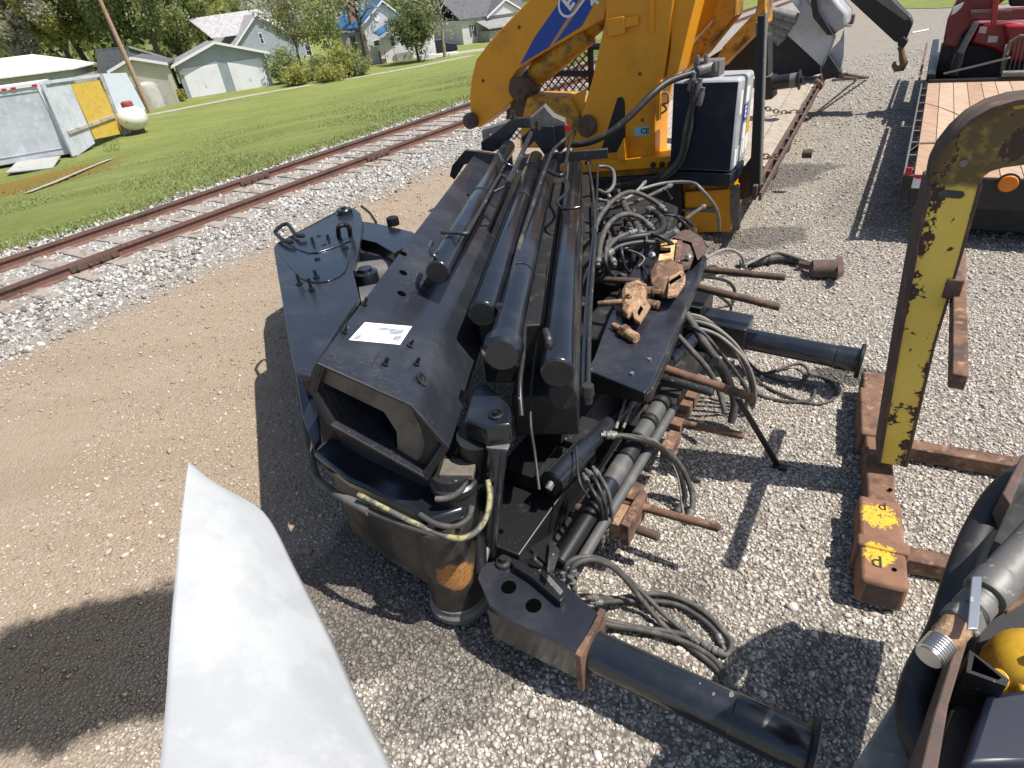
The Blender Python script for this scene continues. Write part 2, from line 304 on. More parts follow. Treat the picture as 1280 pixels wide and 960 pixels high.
def stone_material(name, cols, wet_shade_mask=True, dirtcols=None):
    m, nt, bs, pos = newmat(name); g = [n for n in nt.nodes if n.type == 'NEW_GEOMETRY'][0]
    cr = nt.nodes.new('ShaderNodeValToRGB'); cr.color_ramp.interpolation = 'CONSTANT'
    def fill(cr, cols):
        e = cr.color_ramp.elements
        while len(e) < len(cols): e.new(.5)
        for i, c in enumerate(cols): e[i].position = i/len(cols); e[i].color = (*c, 1)
    fill(cr, cols); nt.links.new(g.outputs['Random Per Island'], cr.inputs[0]); c = cr.outputs[0]
    if wet_shade_mask:
        dirt, wet_shade, wv = yard_masks(nt, pos)
        if dirtcols: c2 = nt.nodes.new('ShaderNodeValToRGB'); c2.color_ramp.interpolation = 'CONSTANT'; fill(c2, dirtcols); nt.links.new(g.outputs['Random Per Island'], c2.inputs[0]); c = _mix(nt, dirt, c, c2.outputs[0])
        dk = nt.nodes.new('ShaderNodeMix'); dk.data_type = 'RGBA'; dk.blend_type = 'MULTIPLY'; nt.links.new(wet_shade, dk.inputs[0]); nt.links.new(c, dk.inputs[6]); dk.inputs[7].default_value = (.032, .028, .024, 1); c = dk.outputs[2]
        nt.links.new(_mixf(nt, wet_shade, .9, .45), bs.inputs['Roughness'])
    else: bs.inputs['Roughness'].default_value = .9
    c = _mix(nt, _math(nt, 'MULTIPLY', _noise(nt, pos, 120, 4, .6), .5), c, (.2, .18, .15) if not wet_shade_mask else c)
    nt.links.new(c, bs.inputs['Base Color']); return m
ts = np.concatenate([np.linspace(-60, -8, 10), np.arange(-7, 20, 1.0), np.linspace(21, 60, 20), np.linspace(70, 420, 14)])
ws = np.concatenate([np.linspace(-300, -20, 9), np.arange(-18, 8, 1.0), np.arange(8, 17, .5), np.arange(17, 40, 1.5), np.linspace(42, 420, 18)])
def sheet(name, ts, ws, lift, m):
    Tm, Wm = np.meshgrid(ts, ws, indexing='ij'); zz = terrain(Wm)+lift-np.interp(Wm, [12.3, 14], [0, .35])
    pts = [T54*t+L54*w_+Z*z for t, w_, z in zip(Tm.ravel(), Wm.ravel(), zz.ravel())]; nw = len(ws)
    mb = MB(); mb.add(pts, [(i*nw+j, i*nw+j+1, (i+1)*nw+j+1, (i+1)*nw+j) for i in range(len(ts)-1) for j in range(nw-1)])
    return tag(mb.build(name, m), kind='structure')
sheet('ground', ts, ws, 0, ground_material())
# lawn sheet
def lawn_material():
    m, nt, bs, pos = newmat('mown_grass')
    n1 = _noise(nt, pos, .35, 5, .6); n2 = _noise(nt, pos, 3.5, 7, .7); n3 = _noise(nt, pos, 22, 5, .7)
    mp = nt.nodes.new('ShaderNodeMapping'); mp.inputs['Rotation'].default_value = (0, 0, -R_(40)); mp.inputs['Scale'].default_value = (.06, .9, 1); nt.links.new(pos, mp.inputs['Vector'])
    st = _noise(nt, mp.outputs[0], 1.6, 3, .5)
    c = _mix(nt, _ramp(nt, n1, .3, .7), (.19, .222, .06), (.235, .268, .08)); c = _mix(nt, _math(nt, 'MULTIPLY', _ramp(nt, st, .5, .7), .6), c, (.30, .325, .14)); c = _mix(nt, _ramp(nt, n2, .45, .75), c, (.16, .197, .05))
    c = _mix(nt, _math(nt, 'MULTIPLY', _ramp(nt, n3, .5, .75), .6), c, (.2, .25, .06))
    for (px, py, ra, rb, an, colr) in ((30, 225, 3.2, 2.6, 45, (.24, .15, .03)), (5, 215, 4.5, 2.2, 45, (.26, .16, .03)), (70, 212, 2.2, 1.6, 60, (.23, .16, .04))):
        P = at(px, py, -.9); mp = nt.nodes.new('ShaderNodeMapping'); mp.vector_type = 'TEXTURE'; mp.inputs['Location'].default_value = (P[0], P[1], 0); mp.inputs['Rotation'].default_value = (0, 0, R_(an)); mp.inputs['Scale'].default_value = (ra, rb, 50)
        nt.links.new(pos, mp.inputs['Vector']); ln = nt.nodes.new('ShaderNodeVectorMath'); ln.operation = 'LENGTH'; nt.links.new(mp.outputs[0], ln.inputs[0])
        c = _mix(nt, _math(nt, 'MULTIPLY', _math(nt, 'SUBTRACT', 1.0, _ramp(nt, _math(nt, 'ADD', ln.outputs['Value'], _math(nt, 'MULTIPLY', n2, .5)), .9, 1.4)), .85), c, colr)
    nt.links.new(c, bs.inputs['Base Color']); bs.inputs['Roughness'].default_value = .95; bs.inputs['Specular IOR Level'].default_value = .15
    b = _bump(nt, n3, .8, .08); b = _bump(nt, n2, .6, .15, b); nt.links.new(b, bs.inputs['Normal']); return m
M['lawn'] = lawn_material()
tl_ = np.concatenate([np.linspace(-40, 0, 12), np.arange(1, 40, .5), np.linspace(41, 400, 30)])
wl_ = np.concatenate([np.arange(12.9, 40, .8), np.linspace(42, 400, 20)])
Tm, Wm = np.meshgrid(tl_, wl_, indexing='ij'); Wm = Wm.copy(); Wm[:, 0] = 12.45 + .22*np.sin(tl_*1.7)+.15*np.sin(tl_*4.1+1)+np.where(tl_ < 5, (5-tl_)*.22, 0).clip(0, 2)
Wm[:, 1] = np.maximum(Wm[:, 1], Wm[:, 0]+.3); Wm[:, 2] = np.maximum(Wm[:, 2], Wm[:, 1]+.3); Wm[:, 3] = np.maximum(Wm[:, 3], Wm[:, 2]+.3)
nw = len(wl_); mb = MB()
zz = terrain(Wm)+.03+.05*np.sin(Tm*.9)*np.sin(Wm*.7)*np.interp(Wm, [22, 30], [1, 0]); zz[:, 0] -= .06
mb.add([T54*t+L54*w_+Z*z for t, w_, z in zip(Tm.ravel(), Wm.ravel(), zz.ravel())], [(i*nw+j, i*nw+j+1, (i+1)*nw+j+1, (i+1)*nw+j) for i in range(len(tl_)-1) for j in range(nw-1)])
tag(mb.build('lawn', M['lawn']), kind='structure')
# paths: the worn footpath beyond the lawn, the kerb strip by the shed, the gravel drive by the white house
M['path'] = mat('pale_path', (.34, .31, .25), .95, 0, [((.2, .2, .1), 1.2, .5, .7, None), ((.44, .41, .36), 4, .5, .7, None)])
def strip(name, pix, z, width, lift, m):
    P = [at(x, y, z) for x, y in pix]; P = catmull(P, 5); mb = MB(); L_, R2 = [], []
    for i, p in enumerate(P):
        d = P[min(i+1, len(P)-1)]-P[max(i-1, 0)]; n = np.array([-d[1], d[0], 0])/np.hypot(d[0], d[1])*width/2
        for lst, q in ((L_, p+n), (R2, p-n)): lst.append(np.array([q[0], q[1], terrain(q@L54)+lift]))
    k = len(P); mb.add(L_+R2, [(i, i+1, k+i+1, k+i) for i in range(k-1)]); return tag(mb.build(name, m), kind='structure')
strip('path', [(150, 152), (195, 143), (300, 122.5), (400, 105), (500, 88), (590, 70)], ZL, 1.1, .045, M['path'])
strip('path', [(40, 250), (75, 229), (108, 207), (135, 190)], -1.0, .3, .075, M['path'])
strip('path', [(540, 72), (575, 66), (640, 58)], ZL, 3.0, .04, M['path'])
vq = [at(x, y, .02) for x, y in ((1104, 12), (1130, 10), (1160, 10.5), (1200, 9), (1320, 0), (1330, -30), (1050, -24), (1062, -8))]; tag(MB().add(vq, [tuple(range(8))]).build('lawn', M['lawn']), kind='structure')
# ------------------------------------------------------------------ loose stone and grass
def icosa():
    p = (1+5**.5)/2; v_ = np.array([(-1, p, 0), (1, p, 0), (-1, -p, 0), (1, -p, 0), (0, -1, p), (0, 1, p), (0, -1, -p), (0, 1, -p), (p, 0, -1), (p, 0, 1), (-p, 0, -1), (-p, 0, 1)], float); v_ /= np.linalg.norm(v_[0])
    f = np.array([(0, 11, 5), (0, 5, 1), (0, 1, 7), (0, 7, 10), (0, 10, 11), (1, 5, 9), (5, 11, 4), (11, 10, 2), (10, 7, 6), (7, 1, 8), (3, 9, 4), (3, 4, 2), (3, 2, 6), (3, 6, 8), (3, 8, 9), (4, 9, 5), (2, 4, 11), (6, 2, 10), (8, 6, 7), (9, 8, 1)]); return v_, f
def octa():
    v_ = np.array([(1, 0, 0), (-1, 0, 0), (0, 1, 0), (0, -1, 0), (0, 0, 1), (0, 0, -1)], float)
    f = np.array([(0, 2, 4), (2, 1, 4), (1, 3, 4), (3, 0, 4), (2, 0, 5), (1, 2, 5), (3, 1, 5), (0, 3, 5)]); return v_, f
def rawmesh(name, v_, f, m):
    me = bpy.data.meshes.new(name); me.vertices.add(len(v_)); me.vertices.foreach_set('co', v_.astype(np.float32).ravel())
    me.loops.add(f.size); me.loops.foreach_set('vertex_index', f.astype(np.int32).ravel()); k = f.shape[1]; me.polygons.add(len(f))
    me.polygons.foreach_set('loop_start', np.arange(0, f.size, k, dtype=np.int32)); me.update(calc_edges=True); me.materials.append(m)
    o = bpy.data.objects.new(name, me); col.objects.link(o); return o
def stones(name, XY, r, base, m, flat=.65, zfun=None):
    bv, bf = base; n = len(XY); k = len(bv)
    v_ = np.tile(bv, (n, 1, 1))*(1+.35*rng.uniform(-1, 1, (n, k, 1)))
    v_ *= np.stack([rng.uniform(.75, 1.35, n), rng.uniform(.65, 1.1, n), rng.uniform(.45, .9, n)*flat/.65], 1)[:, None, :]
    a = rng.uniform(0, 6.283, n); b = rng.uniform(-.5, .5, n); ca, sa, cb, sb = np.cos(a), np.sin(a), np.cos(b), np.sin(b)
    x, y, z = v_[..., 0], v_[..., 1], v_[..., 2]; y, z = y*cb[:, None]-z*sb[:, None], y*sb[:, None]+z*cb[:, None]
    x, y = x*ca[:, None]-y*sa[:, None], x*sa[:, None]+y*ca[:, None]; v_ = np.stack([x, y, z], 2)*r[:, None, None]
    zc = terrain(XY @ L54[:2]) if zfun is None else zfun
    v_ += np.concatenate([XY, (zc+r*.22)[:, None]], 1)[:, None, :]
    f = (bf[None]+np.arange(n)[:, None, None]*k).reshape(-1, 3); return tag(rawmesh(name, v_.reshape(-1, 3), f, m), kind='stuff')
GC = [(.47, .425, .36), (.57, .53, .465), (.28, .25, .215), (.40, .35, .285), (.64, .60, .54), (.34, .30, .255), (.50, .46, .405), (.2, .18, .155), (.59, .55, .49), (.44, .365, .285), (.52, .485, .435), (.32, .28, .235)]
DC = [(.37, .30, .23), (.32, .25, .18), (.45, .395, .33), (.27, .21, .15), (.35, .275, .2), (.53, .475, .40), (.30, .23, .16), (.40, .335, .26)]
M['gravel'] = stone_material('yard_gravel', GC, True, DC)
M['ballast'] = stone_material('track_ballast', [(.44, .42, .39), (.56, .545, .52), (.18, .17, .155), (.66, .65, .63), (.32, .30, .275), (.5, .48, .45), (.12, .11, .10), (.6, .585, .56), (.38, .35, .31)], False)
def scatter(n, x0, x1, y0, y1, keep):
    P = np.stack([rng.uniform(x0, x1, n), rng.uniform(y0, y1, n)], 1); return P[keep(P)]
def wof(P): return P @ L54[:2]
def bumpy(P): return .5+.5*np.sin(P[:, 0]*2.1+1.3*np.sin(P[:, 1]*1.7))*np.sin(P[:, 1]*2.6+1.1*np.sin(P[:, 0]*1.3))
def road_keep(P):
    w_ = wof(P); pr = np.interp(w_, [-50, 1.5, 3.5, 6.8, 7.6, 8.2], [1, 1, .34, .26, .7, .9])*np.clip(.6+.6*bumpy(P), .55, 1.05); return (rng.uniform(0, 1, len(P)) < pr) & (w_ < 8.5)
inview = lambda P: np.abs(P[:, 0]-.05*P[:, 1]) < 1.1+.98*P[:, 1]
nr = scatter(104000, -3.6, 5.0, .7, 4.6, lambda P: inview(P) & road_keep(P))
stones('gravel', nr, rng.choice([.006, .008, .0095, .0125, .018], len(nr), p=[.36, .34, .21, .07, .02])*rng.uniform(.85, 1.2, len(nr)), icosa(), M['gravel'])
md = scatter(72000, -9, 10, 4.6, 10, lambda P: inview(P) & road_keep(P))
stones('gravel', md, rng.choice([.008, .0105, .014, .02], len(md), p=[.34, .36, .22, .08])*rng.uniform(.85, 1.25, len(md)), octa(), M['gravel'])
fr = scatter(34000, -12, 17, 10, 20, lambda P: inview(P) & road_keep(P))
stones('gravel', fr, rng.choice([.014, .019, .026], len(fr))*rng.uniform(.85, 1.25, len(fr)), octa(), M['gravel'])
n = 84000; tt = rng.uniform(0, 1, n)**1.4*26-.5; wv_ = rng.normal(10.3, 1.45, n); ok = (wv_ > 7.7) & (wv_ < 12.7+.3*np.sin(tt*2)); edge = (wv_ < 8.7+.35*np.sin(tt*1.3)) & (rng.uniform(0, 1, n) < .55); ok &= ~edge; tt, wv_ = tt[ok], wv_[ok]
bp_ = T54[None, :2]*tt[:, None]+L54[None, :2]*wv_[:, None]
rs = rng.choice([.02, .028, .036, .048], len(tt), p=[.3, .35, .25, .1])*rng.uniform(.85, 1.2, len(tt))
hz = terrain(wv_)-.012+rng.uniform(-.015, .02, len(tt))-.022*((wv_ > 9.3) & (wv_ < 11.8))
stones('ballast', bp_, rs, octa(), M['ballast'], .7, hz)
big = np.array([at(*q)[:2] for q in ((213, 565), (66, 686), (136, 690), (157, 695), (228, 548), (276, 492), (60, 715), (1020, 720), (990, 760), (385, 690), (860, 870), (300, 470), (1010, 690), (90, 650), (120, 545), (30, 590))])
stones('gravel', big, np.array([.034, .036, .03, .03, .025, .028, .02, .026, .03, .03, .025, .022, .022, .02, .018, .02]), icosa(), M['gravel'])
# grass blades along the near lawn and weeds
def blades(name, tt, ww, h, m, wd=.012):
    n = len(tt); a = rng.uniform(0, 6.283, n); base = T54[None]*tt[:, None]+L54[None]*ww[:, None]; base[:, 2] = terrain(ww)+.02
    d = np.stack([np.cos(a), np.sin(a), 0*a], 1)*wd; lean = np.stack([rng.normal(0, .4, n), rng.normal(0, .4, n), np.ones(n)], 1)*h[:, None]
    v_ = np.stack([base-d, base+d, base+lean], 1).reshape(-1, 3); return tag(rawmesh(name, v_, np.arange(3*n).reshape(-1, 3), m), kind='stuff')
M['blade'] = stone_material('grass_blades', [(.17, .225, .05), (.21, .265, .06), (.145, .195, .04), (.25, .295, .09), (.19, .24, .05), (.29, .325, .13)], False)
n = 90000; tt = rng.uniform(0, 1, n)**1.5*42; ww = 12.3+np.where(tt < 5, (5-tt)*.2, 0)+rng.exponential(5.5, n); blades('grass', tt, ww, rng.uniform(.015, .055, n), M['blade'], .014)
# ------------------------------------------------------------------ railway track
M['railmat'] = M['railrust']
def rail(w_, label):
    P = tw(0, w_, .04); r = thing('rail', label, 'rail', P, 'rails of the railway track')
    prof = [(-.07, 0), (.07, 0), (.07, .012), (.012, .03), (.009, .115), (.036, .128), (.036, .165), (-.036, .165), (-.036, .128), (-.009, .115), (-.012, .03), (-.07, .012)]
    t0, t1 = -30, 160
    MB().prism([tw(t0, w_+x, .035+z) for x, z in prof], T54*(t1-t0)).build('rail_bar', M['railrust'], r)
    MB().prism([tw(t0, w_+x, .035+z) for x, z in ((-.03, .1655), (.03, .1655), (.03, .168), (-.03, .168))], T54*(t1-t0)).build('running_surface', M['railhead'], r)
    for jt in ((7.2, 7.9), (16.9, 17.6)) if w_ > 10.5 else ((9.3, 10.0), (3.2, 3.9)):
        fp = MB()
        for s in (-1, 1): fp.box(tw(jt[0], w_+s*.014, .075), T54*(jt[1]-jt[0]), L54*s*.026, Z*.085)
        f = fp.build('joint_bar', M['rustdark'], r, .004)
        for k in range(4):
            c = tw(jt[0]+.09+k*.17, w_-.04, .115); MB().cyl(c, c-L54*.035, .02, seg=6).build('bolt', M['rustdark'], f)
    return r
rail(9.83, 'rusted steel rail on the near side of the track, closest to the dirt lane')
rail(11.33, 'rusted steel rail on the far side of the track, next to the grass')
def tie(t):
    j = random.uniform(-.08, .08); mb = MB(); k = 7; w0, w1 = 9.22+j, 11.95+j; rot = random.uniform(-.03, .03)
    prof = []
    for i in range(k+1):
        q = w0+(w1-w0)*i/k; c = t+rot*(q-10.6); h = .058+random.uniform(-.008, .008)
        prof.append([tw(c-.11+random.uniform(-.008, .008), q, -.12), tw(c-.11+random.uniform(-.01, .01), q, h), tw(c+.11+random.uniform(-.01, .01), q, h+random.uniform(-.006, .006)), tw(c+.11, q, -.12)])
    mb.loft(prof); return mb.build('railway_sleeper', M['tie'], None, .006, 35, tw(t, 10.58, -.08))
for i in range(60):
    t = -1.6+i*.54+random.uniform(-.05, .05); tag(tie(t), 'weathered grey timber sleeper lying across the ballast under both rails', 'sleeper', 'timber sleepers under the rails')
# ------------------------------------------------------------------ the black folded crane lying in the yard
K = thing('folded_crane', 'large black folding crane lying folded on gravel, its hexagonal boom end facing the camera', 'crane', at(575, 748, 0))
BK = .86                                                   # the boom sits this much nearer than a first survey put it
def zk(z): return HC-(HC-z)*BK
def onU(px, py, u): return onp(px, py, bp(u, 0, 0), U)
HP = [(397, 452), (515, 505), (562, 559), (535, 600), (410, 530), (387, 487)]
u0 = loc(at(397, 452, zk(1.4)))[0]; u1 = 7.35*BK
H = [loc(onU(x, y, u0))[1:] for x, y in HP]; Hc = sum(H)/6
def hexr(u, s): return [bp(u, *(Hc+(h-Hc)*s)) for h in H]
mb = MB(); mb.loft([hexr(u1, .9), hexr(u1, 1), hexr(u0+.015, 1), hexr(u0, .985), hexr(u0, .90), hexr(u0+.02, .875), hexr(u0+1.6, .875)], True, True)
boom = mb.build('boom_housing', M['scuff'], K, 0, 30)
hole = [onU(x, y, u0+.06) for x, y in ((400, 476), (480, 515), (496, 540), (497, 562), (432, 543), (403, 505))]
mb = MB(); mb.loft([hexr(u0+.05, .87), hole, [p+U*.05 for p in hole], hexr(u0+.10, .87)], True, False); mb.build('inner_section', M['innerplate'], boom)
mb = MB(); mb.loft([hexr(u0-.004, 1.002), hexr(u0-.008, .985), hexr(u0-.008, .925), hexr(u0+.012, .90), hexr(u0+.012, 1.0)], True, False); mb.build('end_rim', M['dark'], boom)
MB().prism([onU(x, y, u0+.047) for x, y in ((516, 515), (526, 524), (549, 556), (541, 569), (527, 589), (518, 583), (526, 571), (531, 557), (526, 535))], U*.002).build('guide_gap', M['dark'], boom)
MB().prism([onU(x, y, u0+.047) for x, y in ((392, 480), (397, 470), (402, 478), (404, 505), (430, 545), (424, 545), (402, 518))], U*.002).build('guide_gap', M['dark'], boom)
mb = MB(); mb.loft([[h*1.0+U*.02 for h in hole], [h+U*.9 for h in hole]], True, False); mb.build('telescope_bore', M['dark'], boom)
P1, P2, P3 = [bp(u0, *H[i]) for i in range(3)]
NT = np.cross(U, P2-P1); NT /= np.linalg.norm(NT); NT = NT if NT[2] > 0 else -NT
NR = np.cross(U, P3-P2); NR /= np.linalg.norm(NR); NR = NR if NR[0] > 0 else -NR
def top(px, py, h=0): return onp(px, py, P1+NT*h, NT)
def rgt(px, py, h=0): return onp(px, py, P2+NR*h, NR)
lab = [top(x, y, .0015) for x, y in ((436, 425), (456, 403), (515, 408), (500, 431))]
pl = MB().prism(lab, NT*.001).build('paper_label', M['labelpaper'], K); pl['label'] = 'white paper label stuck on top of the boom'
for k, (x0, x1, yy) in enumerate(((.78, .93, .3), (.06, .16, .18), (.35, .62, .78), (.62, .9, .62))):
    mb = MB()
    for j in range(4 if k != 2 else 2):
        f = lambda s, t: lab[0]*(1-s)*(1-t)+lab[3]*s*(1-t)+lab[1]*(1-s)*t+lab[2]*s*t
        t = min(.9, yy-.12+j*.07); e1 = f(x1, t)-f(x0, t); c = f(x0, t)+NT*.002; e2 = (f(x0, t+.045)-f(x0, t))
        mb.add([c, c+e1, c+e1+e2, c+e2], [(0, 1, 2, 3)])
    mb.build('printed_line', M['ink'], pl)
def stud(P, n, h, r, parent, m='black', nut=True):
    mb = MB(); mb.cyl(P, P+n*h, r, seg=8)
    if nut: mb.lathe(P, n, [(r*1.9, 0), (r*1.9, r*1.4), (r*1.2, r*1.6)], 6)
    return mb.build('stud', M[m], parent)
for x, y in ((455, 381), (430, 416), (512, 433), (481, 456), (520, 456)): stud(top(x, y), NT, .045, .009, boom)
for x, y in ((504, 317), (504, 341), (502, 367), (400+0, 0)):
    if y: MB().lathe(top(x, y, .0008), NT, [(.024, 0), (.024, .002), (.016, .002), (.015, .001)], 16).build('plug_hole', M['void'], boom)
c = rgt(527, 474, .001); mb = MB(); mb.ring(c, NR, .034, .024, .006); mb.build('slot_ring', M['blackdusty'], boom)
mb = MB(); mb.cbox(c, NR*.008, U*.05, np.cross(NR, U)*.014); mb.build('slot_bar', M['blackdusty'], boom)
# weld seam running down the top plate, and the long right chine
MB().tube([top(514, 366, .0), top(495, 404, .0)], .003, 6).build('weld_seam', M['blackdusty'], boom); MB().tube([top(475, 440, .0), top(464, 458, .0)], .003, 6).build('weld_seam', M['blackdusty'], boom)
# ---- extension cylinders along the boom
def cyl_part(name, px, py, z, r, u_end, m='black', cap=True, rod=None):
    z = zk(z); r *= BK; P = at(px, py, z); q = loc(P); L = u_end*BK-q[0]
    mb = MB(); mb.lathe(P, U, [(r*.90, 0), (r*.97, .004), (r, .012), (r, L-.01), (r*.95, L)], 28); o = mb.build(name, M[m], K, 0, 40)
    if cap: MB().lathe(P-U*.003, U, [(.001, -.001), (r*.86, 0), (r*.88, .006)], 28).build('end_cap', M['dark'], o)
    return o, P, q
c1, q1, l1 = cyl_part('extension_cylinder', 547, 341, 1.385, .078, 7.3)
c2, q2, l2 = cyl_part('extension_cylinder', 603, 393, 1.2, .088, 7.5)
c3, q3, l3 = cyl_part('extension_cylinder', 628, 440, 1.2, .088, 7.4)
MB().lathe(q3-U*.004, U, [(.075, -.03), (.094, -.012), (.096, .06), (.088, .065)], 28).build('gland', M['black'], c3)
c4, q4, l4 = cyl_part('extension_cylinder', 697, 467, 1.12, .092, 7.3)
c5, q5, l5 = cyl_part('extension_cylinder', 704, 497, .93, .085, 6.4, 'blackdusty')
def tubez(name, pts, r, m='black', parent=None, sm=5, seg=8):
    """pts: (px, py, height)"""
    return MB().tube([at(p[0], p[1], p[2]) for p in pts], r, seg, sm).build(name, M[m], parent or K, 0, 60)
def tubek(name, pts, r, m='black', parent=None, sm=5, seg=8): return tubez(name, [(x, y, zk(z)) for x, y, z in pts], r*BK, m, parent, sm, seg)
tubek('cap_elbow', [(546, 322, 1.47), (540, 318, 1.49), (537, 310, 1.5), (540, 303, 1.48)], .016, 'black', c1)
tubek('oil_tube', [(552, 291, 1.46), (570, 291, 1.475), (583, 292, 1.47), (588, 285, 1.46), (606, 253, 1.46), (624, 221, 1.46), (630, 221, 1.45), (635, 230, 1.42), (617, 240, 1.40)], .014, 'blackdusty', None, 4)
tubek('oil_tube', [(624, 192, 1.48), (627, 198, 1.48), (632, 204, 1.47), (642, 209, 1.43)], .016)
MB().tube([at(664, 166, zk(1.4))+U*t for t in (0, -.6, -1.5, -2.0)], .022, 8).build('oil_tube', M['blackdusty'], K)
for (px, py, z, q, r) in ((592, 240, 1.385, l1, .078), (620, 193, 1.385, l1, .078), (655, 242, 1.2, l2, .088), (672, 200, 1.2, l2, .088), (645, 340, 1.2, l3, .088)):
    P = at(px, py, zk(z)); uu = loc(P)[0]; C = bp(uu, q[1], q[2]); MB().ring(C, U, r*BK+.005, r*BK-.002, .018).build('hose_clamp', M['blackdusty'], K)
tubek('clamp_screw', [(585, 244, 1.45), (583, 238, 1.47)], .012)
tubek('oil_tube', [(714, 165, 1.30), (704, 176, 1.30), (692, 187, 1.29), (684, 205, 1.28), (675, 229, 1.27), (664, 262, 1.25), (650, 304, 1.24), (640, 345, 1.24), (632, 392, 1.25)], .019, 'blackdusty', None, 4)
tubek('oil_tube', [(713, 174, 1.27), (708, 200, 1.27), (704, 217, 1.26), (696, 219, 1.26), (686, 214, 1.27)], .02, 'black', None, 4)
tubek('oil_tube', [(704, 218, 1.24), (711, 232, 1.23), (706, 243, 1.22), (697, 252, 1.21), (702, 260, 1.2), (713, 261, 1.2), (724, 259, 1.2)], .014, 'black', None, 4)
tubek('oil_tube', [(660, 320, 1.12), (656, 370, 1.1), (655, 430, 1.1), (650, 480, 1.05), (652, 520, .95)], .014, 'blackdusty', None, 4)
tubek('oil_tube', [(735, 203, 1.2), (741, 238, 1.19), (744, 285, 1.18), (741, 340, 1.18), (737, 400, 1.18), (735, 488, 1.15)], .013, 'blackdusty', None, 4)
tubek('oil_tube', [(747, 204, 1.2), (746, 250, 1.18), (741, 300, 1.17), (733, 380, 1.16), (729, 450, 1.16), (728, 492, 1.1)], .011, 'black', None, 4)
tubek('oil_tube', [(749, 208, 1.15), (760, 209, 1.14), (767, 215, 1.13), (767, 231, 1.12), (758, 241, 1.1), (749, 238, 1.09)], .018, 'greysteel', None, 4)
tubek('oil_tube', [(686, 330, 1.0), (680, 380, 1.0), (668, 450, .95), (663, 520, .85), (669, 570, .7), (674, 612, .6)], .009, 'rubber', None, 5)
P = at(735, 489, zk(1.15)); MB().lathe(P, -Z, [(.0, -.03), (.026, -.03), (.026, .02), (.018, .03), (.018, .06)], 8).build('tube_fitting', M['blackdusty'], K)
P = at(686, 432, zk(1.2)); MB().tube([P, P+Z*.03, P+Z*.045-B*.04+A*.05], .018, 8, 4).build('tube_fitting', M['blackdusty'], c4)
P = at(622, 383, zk(1.24)); MB().tube([P, P+B*.06], .022, 8).build('tube_fitting', M['blackdusty'], c2)
# ---- rear end of the boom: end plates, cross bar and the pale cover
def plateU(name, pix, u, th, m='black', parent=None, bevel=.004):
    return MB().prism([onU(x, y, u*BK) for x, y in pix], U*th).build(name, M[m], parent or K, bevel)
plateU('end_plate', [(562, 220), (565, 207), (581, 188), (600, 190), (640, 196), (642, 215), (620, 212), (592, 203), (580, 206), (568, 225)], 7.0, .06)
plateU('rear_bracket', [(601, 178), (610, 172), (640, 149), (662, 147), (664, 160), (648, 160), (630, 184), (616, 190), (602, 188)], 7.5, .12)
plateU('rear_bracket', [(652, 172), (668, 158), (692, 158), (694, 184), (682, 196), (668, 176), (655, 190)], 7.55, .12)
plateU('rear_cover', [(660, 151), (680, 133), (692, 146), (706, 152), (708, 162), (704, 163), (690, 157), (668, 158)], 7.8, .25, 'greysteel')
plateU('side_cover', [(693, 158), (706, 156), (706, 185), (700, 192), (693, 184)], 7.7, .3, 'blackflat')
plateU('pale_tray', [(602, 163), (636, 152), (634, 160), (612, 168), (604, 180)], 7.9, .2, 'greysteel')
MB().cbox(onU(725, 194, 7.25*BK), V*.55, U*.06, N*.09).build('cross_bar', M['blackdusty'], K, .006)
MB().lathe(onU(709, 160, 7.65*BK), -U, [(.0, .0), (.03, 0), (.03, .02), (0, .02)], 12).build('red_reflector', M['redlens'], K)
for x, y in ((642, 149), (672, 162), (735, 205)): stud(onU(x, y, 7.3*BK), Z, .08, .02, K)
# dark body between and below the cylinders
mb = MB(); mb.box(bp(2.9, -.65, -1.82), U*3.1, V*.37, N*.37); mb.build('boom_base', M['dark'], K, .01)
mb = MB(); mb.box(bp(2.6, -.46, -1.98), U*3.4, V*.35, N*.26); mb.build('inner_boom', M['blackflat'], K, .01)
# ---- the second arm: big knuckle plate on the left
def zp(name, pix, z, th, m, parent=None, bevel=.004):
    return MB().prism([at(x, y, z) for x, y in pix], -Z*th).build(name, M[m], parent or K, bevel)
ZA = 1.33
arm = zp('arm_plate', [(343, 318), (342, 309), (347, 303), (360, 297), (419, 268), (424, 262), (433, 259), (443, 260), (450, 266), (453, 275), (449, 312), (441, 338), (449, 371), (400, 446), (390, 462), (388, 470), (371, 467), (366, 455)], ZA, .035, 'scuff')
zp('arm_web', [(350, 322), (352, 310), (440, 270), (444, 300), (436, 345), (438, 372), (392, 455), (375, 455)], ZA-.036, .40, 'blackflat', arm)
zp('arm_lower_plate', [(343, 318), (347, 303), (424, 262), (453, 275), (441, 338), (449, 371), (388, 470), (366, 455)], ZA-.44, .03, 'blackflat', arm)
zp('raised_pad', [(358, 303), (366, 299), (383, 299), (412, 281), (422, 279), (440, 291), (438, 300), (424, 306), (410, 311), (398, 315), (385, 316), (374, 312)], ZA+.018, .018, 'black', arm)
zp('raised_pad', [(345, 312), (352, 309), (360, 305), (376, 314), (395, 318), (440, 302), (436, 325), (432, 338), (424, 345), (410, 351), (396, 353), (384, 351), (374, 346)], ZA+.009, .009, 'black', arm)
mb = MB()
for k, (pix, z) in enumerate((([(344, 290), (349, 284), (359, 280), (367, 290), (373, 295), (381, 294)], ZA+.05), ([(344, 291), (351, 298), (358, 302), (366, 303)], ZA+.04))): mb.tube([at(x, y, z) for x, y in pix], .016, 8, 3)
mb.build('handle_bracket', M['blackflat'], arm)
MB().tube([at(424, 297, ZA), at(423, 284, ZA+.12), at(431, 281, ZA+.13), at(436, 284, ZA+.12), at(438, 294, ZA+.01)], .018, 8, 4).build('lifting_eye', M['blackflat'], arm)
